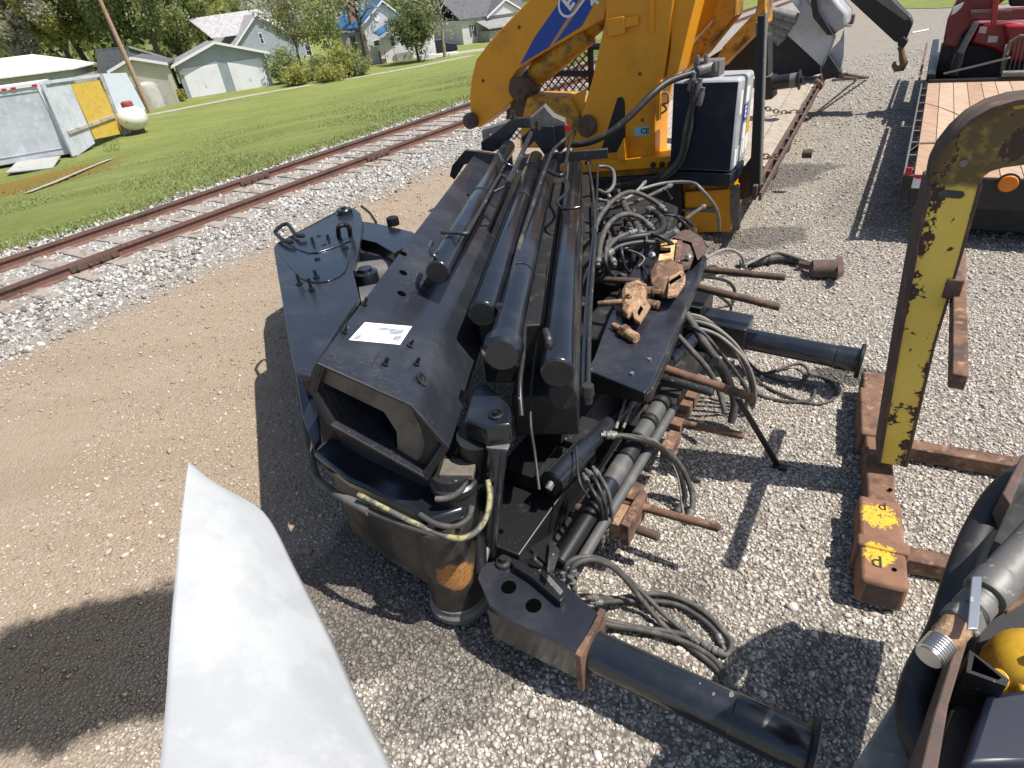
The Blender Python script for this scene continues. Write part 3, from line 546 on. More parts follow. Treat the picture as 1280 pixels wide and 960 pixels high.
P = at(431, 267, ZA); MB().lathe(P, Z, [(.07, 0), (.07, .035), (.06, .045), (.02, .045), (.02, .06), (0, .06)], 20).build('pivot_pin', M['black'], arm)
for x, y, h in ((392, 306, .06), (411, 301, .05), (406, 308, .02), (399, 297, .02), (423, 296, .02), (375, 356, .075), (396, 348, .06), (390, 363, .085), (397, 325, .015), (433, 311, .02)): stud(at(x, y, ZA+.005), Z, h, .011, arm, 'blackflat')
zp('arm_beam', [(450, 276), (470, 279), (513, 289), (530, 296), (492, 316), (470, 303), (448, 298)], 1.30, .10, 'black')
P = at(492, 281, 1.30); MB().lathe(P, Z, [(.05, 0), (.05, .06), (.03, .07), (0, .07)], 14).build('hinge_boss', M['blackflat'], K)
mb = MB(); mb.lathe(at(445, 350, 1.08), U*.2+V*.98, [(.13, 0), (.13, .9)], 24); mb.build('arm_cylinder', M['greysteel'], K)
mb = MB(); mb.lathe(at(455, 386, 1.1), U*.35+V*.9, [(.15, 0), (.15, .7)], 24); mb.build('arm_cylinder', M['sleeve'], K)
zp('arm_recess', [(449, 305), (505, 305), (478, 372), (440, 425), (437, 345)], 1.02, .55, 'dark', None, .01)
mb = MB(); mb.lathe(at(457, 340, 1.26), Z, [(.0, -.2), (.085, -.2), (.085, 0), (.05, .01), (.05, .03), (0, .03)], 16); mb.build('hinge_boss', M['black'], K)
mb = MB(); mb.tube([at(452, 258, 1.35), at(462, 266, 1.33), at(470, 278, 1.3)], .012, 6, 4); mb.build('arm_hose', M['rubber'], K)
zp('lower_skirt', [(368, 462), (385, 466), (396, 500), (400, 548), (392, 560), (378, 520)], 1.08, .03, 'black', arm)
zp('arm_core', [(372, 462), (445, 375), (470, 420), (410, 470)], 1.25, .5, 'dark', arm)
# ---- slewing base and column under the boom end
C0 = at(578, 741, .12); CX = C0[:2]+np.array([-.02, .02])
def vz(px, py):   # height on the column's axis seen at a pixel row
    n = np.array([CX[0], CX[1], 0]); n /= np.linalg.norm(n); return onp(px, py, (CX[0], CX[1], 0), n)[2]
zc = lambda y: vz(572, y)
zt = zc(640)
col_o = MB().lathe((CX[0], CX[1], 0), Z, [(.15, .12), (.142, zt)], 40).build('column', M['blackflat'], K, 0, 40)
# rust patch breaks through the paint at the foot of the column
m_, nt_, bs_, pos_ = newmat('column_paint_rusting'); P = np.array([CX[0], CX[1], 0])+np.array([.03, -.14, zc(692)])
vm = nt_.nodes.new('ShaderNodeVectorMath'); vm.operation = 'DISTANCE'; vm.inputs[1].default_value = tuple(P); nt_.links.new(pos_, vm.inputs[0])
f_ = _ramp(nt_, _math(nt_, 'ADD', vm.outputs['Value'], _math(nt_, 'MULTIPLY', _noise(nt_, pos_, 14, 6), .08)), .145, .12)
rc_ = _mix(nt_, _ramp(nt_, _noise(nt_, pos_, 60, 5), .35, .7), (.30, .115, .028), (.42, .22, .07))
bc_ = _mix(nt_, _ramp(nt_, _noise(nt_, pos_, 6, 6), .4, .75), (.022, .02, .018), (.085, .065, .045))
nt_.links.new(_mix(nt_, f_, bc_, rc_), bs_.inputs['Base Color']); nt_.links.new(_mixf(nt_, f_, .45, .9), bs_.inputs['Roughness']); M['colrust'] = m_
col_o.data.materials[0] = m_
MB().lathe((CX[0], CX[1], 0), Z, [(.13, .02), (.155, .03), (.168, .06), (.168, .085), (.155, .1), (.155, .13), (.148, .135)], 32).build('column_flange', M['greysteel'], K, 0, 40)
M['basedusty'] = mat('muddy_base_paint', (.030, .026, .022), .35, 0, [((.12, .09, .06), 2.5, .4, .75, .8), ((.2, .17, .13), 30, .62, .74, .85)], (30, .3, .003))
zb = .17
cb = [at(440, 664, zb), at(478, 695, zb), at(520, 722, zb), at(546, 737, zb)]
back = [cb[3]+A*.35-B*.1, cb[0]+A*.7+B*.2, cb[0]+A*.45-B*.05]
foot = cb + [cb[3]+(C0-cb[3])*np.array([1, 1, 0])] + back
hb = zc(640)-zb+.02
MB().loft([[p*1.0 for p in foot], [p+Z*hb for p in foot]]).build('slewing_base', M['basedusty'], K, .012)
ztop = zb+hb
tray = [cb[0]-A*.03-B*.06, cb[0]*.5+cb[2]*.5-A*.06, cb[3]-A*.02, np.array([CX[0], CX[1], zb])-A*.14+B*.03, np.array([CX[0], CX[1], zb])+B*.15, np.array([CX[0], CX[1], zb])+A*.3+B*.12, cb[0]+A*.8+B*.1, cb[0]+A*.45-B*.1]
MB().loft([[p+Z*(hb+.02) for p in tray], [p+Z*(hb+.09) for p in tray]]).build('tray', M['black'], K, .02)
zu = zc(580)
fr_ = [cb[0]+A*.10+B*.02, cb[0]*.5+cb[2]*.5+A*.10, cb[3]*.8+cb[2]*.2+A*.12, cb[3]+A*.20+B*.05, cb[3]+A*.4, cb[0]+A*.75+B*.1, cb[0]+A*.45]
MB().loft([[p+Z*(hb+.08) for p in fr_], [p+A*.04+Z*(hb+.08+k) for p, k in zip(fr_, (.26, .19, .10, .08, .1, .26, .28))]]).build('boom_seat', M['blackflat'], K, .012)
HD = at(566, 590, .93); zu = .95
MB().lathe((HD[0], HD[1], 0), Z, [(.118, zt-.1), (.12, zt), (.108, zt+.02), (.108, zu-.10), (.118, zu-.09), (.118, zu-.06), (.104, zu-.05), (.104, zu), (0, zu+.002)], 32).build('column_head', M['blackdusty'], K, 0, 40)
MB().box(np.array([HD[0], HD[1], zu-.02])-V*.05-U*.06, V*.16, U*.12, Z*.035).build('head_plate', M['innerplate'], K, .004)
# bracket ear on the boom's side with its pin, and the tilt cylinder below it
ear = zp('bracket_ear', [(590, 488), (607, 478), (640, 508), (638, 530), (608, 534), (580, 524)], zk(.93), .12, 'black', None, .012)
P = at(620, 519, zk(.93)); MB().lathe(P, Z, [(.036, 0), (.036, .008), (.026, .012), (.026, .004), (.012, .004), (.012, .02), (0, .02)], 18).build('ear_pin', M['blackflat'], ear)
zp('ear_flange', [(606, 548), (636, 538), (640, 548), (634, 561), (608, 560)], zk(.80), .02, 'greysteel', ear)
P = at(622, 560, zk(.79)); Q = at(611, 690, .36)
MB().cyl(P, Q, .048, .042, 20).build('tilt_cylinder', M['black'], K)
MB().tube([at(594, 545, zk(.8)), at(598, 600, .75), at(597, 660, .52), at(602, 716, .36)], [.09, .07, .045, .03], 14, 0).build('tilt_link', M['blackflat'], K)
MB().tube([at(613, 610, .76), at(612, 650, .6), at(607, 680, .44), at(604, 712, .38)], [.022, .03, .028, .012], 10, 0).build('pale_boot', M['palehose'], K)
# hose loop round the slewing base
hz = ztop
tubez('side_hose', [(371, 466, 1.06), (377, 500, .98), (384, 545, .84), (390, 575, .74), (397, 598, .68), (412, 612, hz+.09), (432, 624, hz+.08)], .02, 'greyhose', None, 5, 10)
tubez('hose_ferrule', [(428, 621, hz+.08), (448, 631, hz+.08), (462, 639, hz+.08)], .024, 'greysteel', None, 3, 10)
tubez('loop_hose', [(458, 637, hz+.08), (490, 650, hz+.07), (520, 661, hz+.06), (548, 669, hz+.05), (570, 673, hz+.04), (590, 668, hz+.04), (603, 655, hz+.06), (611, 635, hz+.10), (613, 608, hz+.16)], .016, 'greyhose', None, 5, 10)
M['stripehose'] = mat('yellow_striped_hose', (.10, .095, .085), .7, 0, [((.34, .31, .13), 14, .47, .6, .7)])
tubez('loop_hose', [(448, 618, hz+.15), (490, 640, hz+.12), (525, 657, hz+.08), (555, 669, hz+.06), (578, 673, hz+.06), (596, 664, hz+.07), (608, 645, hz+.10), (612, 622, hz+.15), (610, 600, hz+.2)], .013, 'stripehose', None, 5, 10)
tubez('loop_hose', [(525, 643, hz+.12), (545, 655, hz+.11), (568, 658, hz+.11), (585, 648, hz+.12), (590, 632, hz+.16)], .013, 'greyhose', None, 5, 10)
tubez('loop_hose', [(545, 624, hz+.16), (562, 622, hz+.17), (576, 613, hz+.19), (582, 600, hz+.22)], .015, 'greyhose', None, 5, 10)
# ---- base frame: stabiliser beam along the ground, legs out to the right, mounting studs
def frame(name, a0, a1, b0, b1, z0, z1, m, bevel=.008, parent=None):
    return MB().box(ab(a0, b0, z0), A*(a1-a0), B*(b1-b0), Z*(z1-z0)).build(name, M[m], parent or K, bevel)
frame('stabiliser_beam', 1.62, 4.9, -1.62, -1.22, .12, .42, 'blackflat')
frame('beam_housing', 2.05, 3.9, -1.60, -1.28, .42, .53, 'blackflat')
frame('valve_block', 2.05, 2.32, -1.36, -1.24, .42, .56, 'blackdusty')
frame('valve_block', 2.36, 2.62, -1.34, -1.2, .42, .58, 'blackdusty')
frame('valve_block', 2.66, 3.2, -1.34, -1.2, .42, .55, 'greysteel')
frame('lower_frame', 1.9, 4.7, -1.22, -1.02, .08, .2, 'dark')
# outrigger cylinder above the beam
P = at(690, 603, .62); Q = at(850, 440, .52); d = (Q-P)/np.linalg.norm(Q-P)
oc = MB().lathe(P, d, [(.06, -.002), (.068, 0), (.068, .34), (.05, .345), (.05, 1.9)], 24).build('outrigger_cylinder', M['black'], K, 0, 40)
MB().lathe(P-d*.004, d, [(.0, -.001), (.058, 0), (.058, .005)], 24).build('end_cap', M['dark'], oc)
MB().tube([P-d*.0, P-d*.04-Z*.02], .02, 8).build('cap_fitting', M['greysteel'], oc)
# banded control shaft on the right-hand side of the beam
P = at(698, 706, .42); Q = at(830, 498, .5); d = (Q-P)/np.linalg.norm(Q-P); L = np.linalg.norm(Q-P)
sh = MB().lathe(P, d, [(.035, 0), (.045, .01), (.045, L)], 20).build('control_shaft', M['blackflat'], K)
for f0, f1, r, m in ((.36, .42, .052, 'bluegrey'), (.42, .56, .056, 'sleeve'), (.57, .66, .052, 'rubber'), (.70, .80, .055, 'sleeve'), (.805, .83, .06, 'rubber'), (.84, .93, .055, 'sleeve'), (.94, .99, .06, 'rubber')):
    MB().lathe(P+d*L*f0, d, [(r*.9, 0), (r, .005), (r, L*(f1-f0)-.005), (r*.9, L*(f1-f0))], 20).build('shaft_sleeve', M[m], sh)
MB().tube([P+B*.07-Z*.05, Q+B*.07-Z*.05], .03, 12).build('return_pipe', M['sleeve'], K)
# rusty rack of mounting claws on the outer face of the frame
rk = MB().box(at(775, 680, .24), A*.28, B*.05, Z*.16).build('mounting_claw', M['rust'], K, .006)
for (px, py, z, s) in ((793, 620, .33, .07), (776, 650, .33, .08), (848, 530, .38, .07), (856, 513, .4, .06), (865, 497, .42, .06), (838, 556, .36, .09)):
    MB().cbox(at(px, py, z), A*s*2.0, B*.07, Z*.09).build('mounting_claw', M['rust' if px > 780 else 'rustpale'], K, .005)
frame('claw_rail', 2.5, 3.3, -1.06, -.98, .2, .3, 'rustdark')
def rod(px0, py0, z0, px1, py1, r, m, lab=None, back=.25):
    P = at(px0, py0, z0); q = onp(px1, py1, P, A); d = (q-P)/np.linalg.norm(q-P); L = np.linalg.norm(q-P)
    o = MB().lathe(P-d*back, d, [(r*.85, 0), (r, .006), (r, L+back-.008), (r*.7, L+back)], 14).build('mounting_stud', M[m], K, 0, 40)
    if lab: o['label'] = lab
rod(872, 336, .70, 982, 347, .028, 'rustdark'); rod(868, 358, .70, 975, 384, .030, 'rustdark')
rod(822, 458, .70, 941, 497, .028, 'rust', 'rust coloured mounting stud'); rod(818, 470, .66, 892, 491, .028, 'blackdusty')
rod(848, 528, .40, 930, 545, .024, 'rust'); rod(795, 632, .33, 900, 660, .024, 'rust'); rod(770, 652, .26, 824, 671, .027, 'rustdark')
rod(760, 350, .84, 800, 352, .026, 'rustdark', None, .02); rod(748, 380, .87, 795, 376, .022, 'rustpale', None, 0)
# mounting plate that carries the loose clamps
ZM = .86
mp_ = zp('mounting_plate', [(733, 462), (742, 448), (760, 400), (782, 352), (800, 322), (836, 288), (872, 290), (884, 305), (872, 350), (832, 440), (812, 484), (806, 491)], ZM, .03, 'scuff', None, .006)
zp('plate_box', [(739, 468), (755, 420), (860, 310), (866, 340), (806, 482)], ZM-.03, .13, 'blackflat', mp_)
zp('plate_edge', [(874, 336), (880, 318), (884, 322), (836, 442), (815, 488), (808, 492)], ZM-.01, .07, 'blackdusty', mp_)
for x, y in ((738, 463), (790, 468), (812, 450)): stud(at(x, y, ZM), Z, .012, .014, mp_, 'steel', False)
hz0 = MB(); hz0.loft([[at(x, y, z) for x, y in ((824, 300), (833, 289), (862, 287), (878, 297), (884, 314), (872, 326), (864, 303), (842, 297), (830, 306))] for z in (ZM+.01, ZM+.09)]); hz0.build('rusty_bracket', M['rustdark'], mp_, .004)
# front bracket and its leg
ZB = .40
fb = zp('leg_bracket', [(597, 722), (603, 704), (640, 697), (668, 710), (690, 716), (749, 768), (736, 792), (722, 815), (640, 776), (612, 757)], ZB, .03, 'scuff', None, .005)
for x, y in ((636, 734), (667, 757)): MB().lathe(at(x, y, ZB+.0012), Z, [(.038, 0), (.038, .001), (0, .001)], 20).build('bracket_hole', M['void'], fb)
MB().lathe(at(630, 705, ZB), Z, [(.045, 0), (.04, .02), (.02, .025), (.018, .05), (0, .05)], 12).build('bracket_bolt', M['blackdusty'], fb)
zp('bracket_rib', [(640, 697), (676, 710), (706, 745), (700, 752), (665, 722), (642, 708)], ZB+.05, .05, 'blackflat', fb)
zp('bright_edge', [(672, 712), (678, 709), (704, 738), (700, 744)], ZB+.053, .012, 'greysteel', fb)
LZ = .27; P = at(740, 812, LZ); Q = onp(990, 935, P, A); ld = np.array([Q[0]-P[0], Q[1]-P[1], 0]); LL = np.linalg.norm(ld); ld /= LL; ln = np.array([-ld[1], ld[0], 0])
MB().box(P-ld*.50-ln*.10-Z*.12, ld*.50, ln*.22, Z*.22).build('leg_socket', M['black'], fb, .01)
ep = MB().box(P-ld*.02-ln*.125-Z*.15, ld*.03, ln*.26, Z*.28).build('socket_end_plate', M['rust'], fb, .004)
leg = MB().lathe(P, ld, [(.09, -.1), (.09, LL-.23), (.095, LL-.225), (.095, LL-.03), (.09, LL-.02), (.09, LL+.05)], 32).build('stabiliser_leg', M['black'], K, 0, 40)
fp_ = MB(); FQ = P+ld*(LL+.05)
fp_.lathe(FQ, ld, [(0, 0), (.125, 0), (.135, .006), (.135, .022), (.12, .028), (0, .03)], 28); fp_.build('foot_plate', M['blackflat'], leg, 0, 40)
for k, s, o in ((.56, .008, .01), (.63, .012, -.01), (.70, .02, .015)):
    q = P+ld*LL*k+ln*o+Z*.0905; MB().prism([q, q+ld*s*.6+ln*.004, q+ld*s*.8+ln*s, q+ld*s*.1+ln*s*1.6, q-ld*s*.2+ln*s*.7], Z*.001).build('paint_scrape', M['greysteel'], leg)
# rear leg
LZ2 = .30; P = at(935, 424, LZ2); Q = onp(1078, 452, P, A)
ld2 = ld; LL2 = np.linalg.norm(Q-P); ld2 = (Q-P)/LL2; ln2 = np.array([-ld2[1], ld2[0], 0]); ln2 /= np.linalg.norm(ln2)
rb = MB().box(P-ld2*.36-ln2*.13-Z*.13, ld2*.36, ln2*.27, Z*.28).build('leg_socket', M['black'], K, .012)
MB().box(P-ld2*.8-ln2*.10-Z*.05, ld2*.44, ln2*.36, Z*.30).build('socket_box', M['blackflat'], K, .008)
leg2 = MB().lathe(P, ld2, [(.085, -.05), (.085, LL2-.18), (.092, LL2-.175), (.092, LL2-.03)], 32).build('stabiliser_leg', M['black'], K, 0, 40)
MB().lathe(P+ld2*(LL2-.03), ld2, [(0, 0), (.125, 0), (.132, .008), (.132, .025), (.12, .03), (0, .03)], 28).build('foot_plate', M['blackflat'], leg2, 0, 40)
# hydraulic hoses of the base
def hose(pts, r, m='greyhose', name='hydraulic_hose', parent=None, sm=6):
    o = tubez(name, pts, r, m, parent, sm, 10)
    if name == 'hydraulic_hose' and r > .0095:
        q = [at(*p) for p in pts]
        for a, b in ((q[0], q[1]), (q[-1], q[-2])):
            d = (b-a)/np.linalg.norm(b-a); MB().lathe(a, d, [(r*.8, -.03), (r*.8, 0), (r*1.35, .003), (r*1.4, .02), (r*1.22, .024), (r*1.4, .03), (r*1.35, .05), (r, .055)], 10).build('crimp_ferrule', M['greysteel'], o)
    return o
hose([(706, 716, .40), (712, 702, .47), (735, 696, .45), (765, 706, .30), (800, 738, .12), (830, 768, .05), (850, 785, .03), (868, 800, .03)], .014)
hose([(712, 722, .40), (720, 705, .47), (745, 700, .45), (775, 717, .28), (808, 757, .08), (838, 790, .03), (880, 822, .02), (905, 846, .02), (913, 862, .03)], .014)
hose([(704, 722, .40), (706, 742, .3), (722, 760, .2), (755, 779, .08), (800, 787, .05), (850, 800, .04), (890, 822, .03), (910, 850, .03), (914, 862, .02)], .014)
hose([(715, 726, .4), (722, 748, .28), (745, 770, .1), (790, 783, .04), (840, 790, .03), (868, 798, .03), (890, 812, .03)], .014)
hose([(738, 747, .2), (770, 748, .06), (815, 742, .03), (850, 748, .03), (880, 765, .03), (905, 790, .03), (914, 805, .03), (908, 818, .03), (890, 812, .03)], .014)
hose([(742, 753, .16), (790, 751, .04), (840, 754, .03), (875, 772, .03), (897, 793, .03), (903, 806, .02)], .013)
hose([(735, 590, .6), (744, 600, .62), (752, 618, .58), (757, 636, .5), (758, 668, .28)], .012, 'rubber'); hose([(744, 588, .6), (756, 606, .6), (763, 628, .52), (765, 668, .26)], .012, 'greyhose')
hose([(731, 596, .6), (740, 612, .62), (750, 630, .56), (754, 652, .4), (753, 678, .26)], .011, 'rubber')
hose([(757, 544, .62), (790, 546, .58), (815, 553, .50), (840, 570, .36), (856, 592, .22), (866, 622, .08), (862, 648, .03)], .018, 'greyhose')
hose([(760, 542, .62), (800, 550, .56), (830, 563, .42), (848, 590, .24), (856, 620, .1), (848, 640, .03)], .017, 'rubber')
hose([(800, 545, .56), (822, 553, .46), (838, 575, .34), (848, 600, .2), (852, 630, .08), (858, 655, .02)], .006, 'palehose')
hose([(720, 558, .72), (724, 600, .68), (736, 622, .6)], .007, 'rubber')
# pair of pale rods on the beam
for x in (0, 10): MB().tube([at(771-1+x*.9, 536-x*.1, .62), at(782+x*.9, 498+x*.55, .62)], .009, 8).build('pale_rod', M['palehose'], K)
# bundle behind the plate on the right
for k, (dx, dz) in enumerate(((0, 0), (12, .0), (22, .02), (-10, .03), (30, -.03))):
    hose([(852+dx*.3, 392+k*4, .72), (880+dx*.5, 398+k*5, .70+dz), (905+dx*.7, 420+k*6, .56), (926+dx*.5, 452+k*5, .36), (938+dx*.2, 480+k*4, .2), (935+dx*.2, 500+k*2, .08)], .013, 'greyhose' if k % 2 else 'palehose')
hose([(858, 392, .80), (870, 412, .72), (885, 435, .62), (900, 456, .5), (912, 480, .36), (918, 505, .2), (914, 528, .06)], .028, 'greyhose', 'thick_hose')
hose([(846, 418, .74), (866, 440, .66), (885, 462, .55), (898, 486, .42), (906, 515, .3)], .02, 'greyhose', 'thick_hose')
hose([(893, 452, .6), (903, 462, .52), (910, 478, .42), (914, 490, .34)], .036, 'rubber', 'hose_sleeve')
# hoses between boom foot and the yellow crane (dark tangle)
for pts, r, m in (([(742, 290, 1.0), (752, 268, 1.06), (770, 248, 1.1), (790, 240, 1.1), (815, 250, 1.02), (830, 262, .95)], .022, 'greyhose'),
                  ([(748, 330, .98), (752, 300, 1.06), (763, 278, 1.1), (780, 268, 1.1), (800, 272, 1.05), (815, 285, .98)], .022, 'greyhose'),
                  ([(762, 304, 1.0), (790, 297, 1.03), (815, 293, 1.02), (828, 286, 1.0), (826, 272, 1.02), (812, 262, 1.04)], .028, 'rubber'),
                  ([(760, 318, .98), (775, 308, 1.0), (800, 303, 1.0), (822, 302, .98), (845, 290, .96)], .022, 'rubber'),
                  ([(785, 310, .95), (815, 303, .96), (840, 290, .97), (862, 270, .92), (880, 258, .9)], .018, 'greyhose'),
                  ([(768, 330, .95), (760, 312, 1.0), (772, 298, 1.04), (792, 290, 1.05)], .02, 'greyhose'),
                  ([(776, 245, 1.0), (783, 262, 1.02), (795, 280, 1.0), (803, 296, .98)], .03, 'greyhose'),
                  ([(750, 262, .95), (775, 258, .98), (800, 250, 1.0), (838, 232, 1.0)], .018, 'greyhose'),
                  ([(748, 250, .95), (770, 252, 1.0), (790, 244, 1.02), (806, 228, 1.05)], .015, 'palehose'),
                  ([(870, 330, .5), (905, 312, .34), (925, 318, .25), (932, 335, .1)], .016, 'palehose'),
                  ([(872, 345, .5), (905, 350, .36), (918, 362, .2), (916, 378, .04)], .016, 'rubber'),
                  ([(880, 360, .5), (902, 372, .3), (914, 385, .1), (905, 400, .04)], .014, 'rubber')): hose(pts, r, m)
MB().tube([at(*p) for p in ((768, 326, ZM+.03), (764, 318, ZM+.06), (770, 310, ZM+.09), (795, 316, ZM+.09), (806, 324, ZM+.06), (798, 333, ZM+.02))], .01, 6, 3).build('lever_guard', M['greysteel'], K)
for x, y in ((774, 320), (783, 318), (790, 326)): MB().lathe(at(x, y, ZM), Z, [(.03, 0), (.03, .06), (.02, .09), (0, .09)], 10).build('valve_cap', M['rubber'], K)
mb = MB(); mb.box(ab(4.3, -1.95, .15), A*.7, B*.55, Z*.6); mb.build('valve_housing', M['dark'], K, .02)
mb = MB(); mb.box(ab(3.3, -1.75, .42), A*1.3, B*.55, Z*.3); mb.build('base_frame', M['dark'], K, .02)
MB().tube([at(856, 345, .62), at(893, 338, .52)], .05, 10).build('hose_sleeve', M['rubber'], K)
hose([(690, 714, .42), (676, 706, .47), (668, 698, .5), (672, 690, .47), (684, 690, .45)], .012, 'rubber', 'broken_hose')
mb = MB(); mb.prism([at(x, y, .46) for x, y in ((662, 690), (690, 672), (696, 700), (688, 714))], Z*.03); mb.build('bent_guard', M['blackflat'], K)
mb = MB(); mb.prism([at(x, y, .52) for x, y in ((688, 676), (700, 690), (690, 722), (684, 716))], Z*.01); mb.build('bent_guard', M['blackdusty'], K)
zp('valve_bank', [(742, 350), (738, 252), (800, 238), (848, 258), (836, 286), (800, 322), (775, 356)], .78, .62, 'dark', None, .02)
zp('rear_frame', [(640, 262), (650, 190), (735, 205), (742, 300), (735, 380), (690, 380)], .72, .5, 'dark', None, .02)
r5 = np.random.default_rng(5)
for k in range(16):      # tangle of thin black hoses over the valve bank
    x0, y0 = r5.uniform(742, 800), r5.uniform(250, 340); pts = [(x0, y0, .8)]; x, y, z = x0, y0, .9
    dx, dyy = r5.uniform(4, 22), r5.uniform(-22, 10)
    for j in range(4): x += dx; y += dyy; dx += r5.uniform(-8, 8); dyy += r5.uniform(-2, 14); z = .88+.14*math.sin(j+k)+r5.uniform(-.03, .03); pts.append((min(x, 862), max(238, min(y, 345)), z))
    pts.append((pts[-1][0]+6, pts[-1][1]+10, .7)); hose(pts, r5.choice([.010, .014, .018]), 'rubber' if k % 3 else 'greyhose')
for k in range(8):
    x0 = r5.uniform(745, 830); MB().lathe(at(x0, r5.uniform(262, 335), .78), Z+A*r5.uniform(-.4, .4), [(.028, 0), (.028, .05), (.02, .055), (.02, .10), (.028, .105), (.028, .13), (0, .135)], 6).build('hose_union', M['greysteel' if k % 2 else 'blackdusty'], K)
# ------------------------------------------------------------------ loose things lying on or beside the crane
def lump(name, pix, z, th, m, label, cat):
    o = MB(); P = [at(x, y, z) for x, y in pix]; c = sum(P)/len(P)
    o.loft([[p for p in P], [c+(p-c)*1.04+Z*th*.5 for p in P], [c+(p-c)*.8+Z*th for p in P]]); return simple(name, o, M[m], label, cat, c-Z*.0, .004)
t = thing('clamp_plate', 'pale rusty clamp with slotted plate and bolt, middle of three rusty pieces', 'clamp', at(800, 395, ZM))
for ring_, nm in ((((778, 370), (783, 362), (797, 357), (808, 363), (808, 380), (798, 392), (785, 400), (778, 395)), 'clamp_body'),):
    P = [at(x, y, ZM+.03) for x, y in ring_]; c = sum(P)/len(P); o = MB(); o.loft([P, [c+(p-c)*1.05+Z*.025 for p in P], [c+(p-c)*1.0+Z*.05 for p in P], [c+(p-c)*.68+Z*.075-A*.01 for p in P], [c+(p-c)*.5+Z*.07-A*.012 for p in P]]); o.build(nm, M['rustpale'], t, .006, 25)
MB().prism([at(x, y, ZM+.05) for x, y in ((789, 391), (802, 374), (813, 386), (800, 407), (793, 403))], Z*.028).build('slotted_plate', M['rustpale'], t, .005)
MB().prism([at(x, y, ZM+.08) for x, y in ((797, 390), (801, 382), (804, 386), (799, 395))], Z*.002).build('slot', M['void'], t)
MB().lathe(at(806, 364, ZM+.06), ang(-25), [(.036, 0), (.036, .05), (.024, .05), (.024, .13), (0, .135)], 6).build('nut', M['rust'], t, .003)
MB().lathe(at(815, 380, ZM+.03), ang(-40), [(.03, -.06), (.03, .05), (0, .055)], 14).build('bolt_end', M['rustpale'], t)
MB().ring(at(806, 364, ZM+.06)+ang(-25)*.055, ang(-25), .04, .026, .012, 20).build('washer', M['rustdark'], t)
MB().lathe(at(786, 372, ZM+.10), Z-A*.2, [(.024, 0), (.024, .018), (.014, .02), (.014, .035), (0, .036)], 6).build('bolt_head', M['rust'], t, .002)
t = thing('clamp_plate', 'orange and yellow rusty clamp with zinc bolts at the far end of the black plate', 'clamp', at(838, 335, ZM))
P = [at(x, y, ZM+.02) for x, y in ((812, 350), (820, 335), (838, 332), (852, 340), (856, 355), (845, 370), (828, 374), (815, 365))]; c = sum(P)/len(P)
o = MB(); o.loft([P, [c+(p-c)*1.05+Z*.03 for p in P], [c+(p-c)*1.0+Z*.06 for p in P], [c+(p-c)*.66+Z*.092+A*.01 for p in P], [c+(p-c)*.5+Z*.085+A*.01 for p in P]]); o.build('clamp_body', M['rust'], t, .006, 25)
MB().prism([at(x, y, ZM+.10) for x, y in ((836, 350), (852, 341), (857, 347), (856, 358), (846, 372), (834, 374))], Z*.025).build('slotted_plate', M['rustpale'], t, .005)
MB().prism([at(x, y, ZM+.1255) for x, y in ((836, 352), (850, 343), (852, 347), (838, 356))], Z*.002).build('slot', M['void'], t)
MB().prism([at(x, y, ZM+.06) for x, y in ((826, 303), (846, 304), (843, 331), (822, 331), (824, 322), (838, 320), (838, 314), (825, 313))], Z*.03).build('yellow_clevis', mat('yellow_worn_clevis', (.6, .42, .18), .8, 0, [((.3, .16, .07), 14, .5, .65, .9), ((.7, .6, .42), 30, .55, .7, .9)]), t, .004)
MB().prism([at(x, y, ZM+.085) for x, y in ((846, 304), (853, 305), (850, 332), (843, 331))], Z*.03).build('clevis_edge', M['rust'], t, .004)
P = [at(x, y, ZM+.03) for x, y in ((853, 305), (862, 312), (868, 324), (862, 336), (852, 340), (850, 322))]; o = MB(); o.prism(P, Z*.04); o.build('steel_cheek', M['rustdark'], t, .004)
for x, y in ((815, 319), (860, 321)): MB().lathe(at(x, y, ZM+.10), A*-.5+Z, [(.03, -.03), (.03, .012), (.018, .014), (.018, .03), (0, .03)], 6).build('zinc_bolt', M['zinc'], t, .002)
MB().lathe(at(869, 308, ZM+.02), A*-.6+Z*.8, [(.034, -.05), (.034, .03), (.026, .035), (.026, .07), (0, .072)], 16).build('bolt_end', M['rustpale'], t)
t = thing('rusty_bolt', 'short rusty bolt with a big hex nut lying alone on the black mounting plate', 'bolt', at(788, 420, ZM))
d = (at(809, 431, ZM+.03)-at(766, 406, ZM+.02)); d /= np.linalg.norm(d); P = at(766, 406, ZM+.025)
MB().lathe(P, d, [(.017, 0), (.02, .01), (.02, .12), (.034, .13), (.036, .24), (.03, .25)], 14).build('shank', M['rustpale'], t)
MB().lathe(P+d*.10, d, [(.04, 0), (.046, .005), (.046, .055), (.04, .06)], 6).build('nut', M['rust'], t, .003)
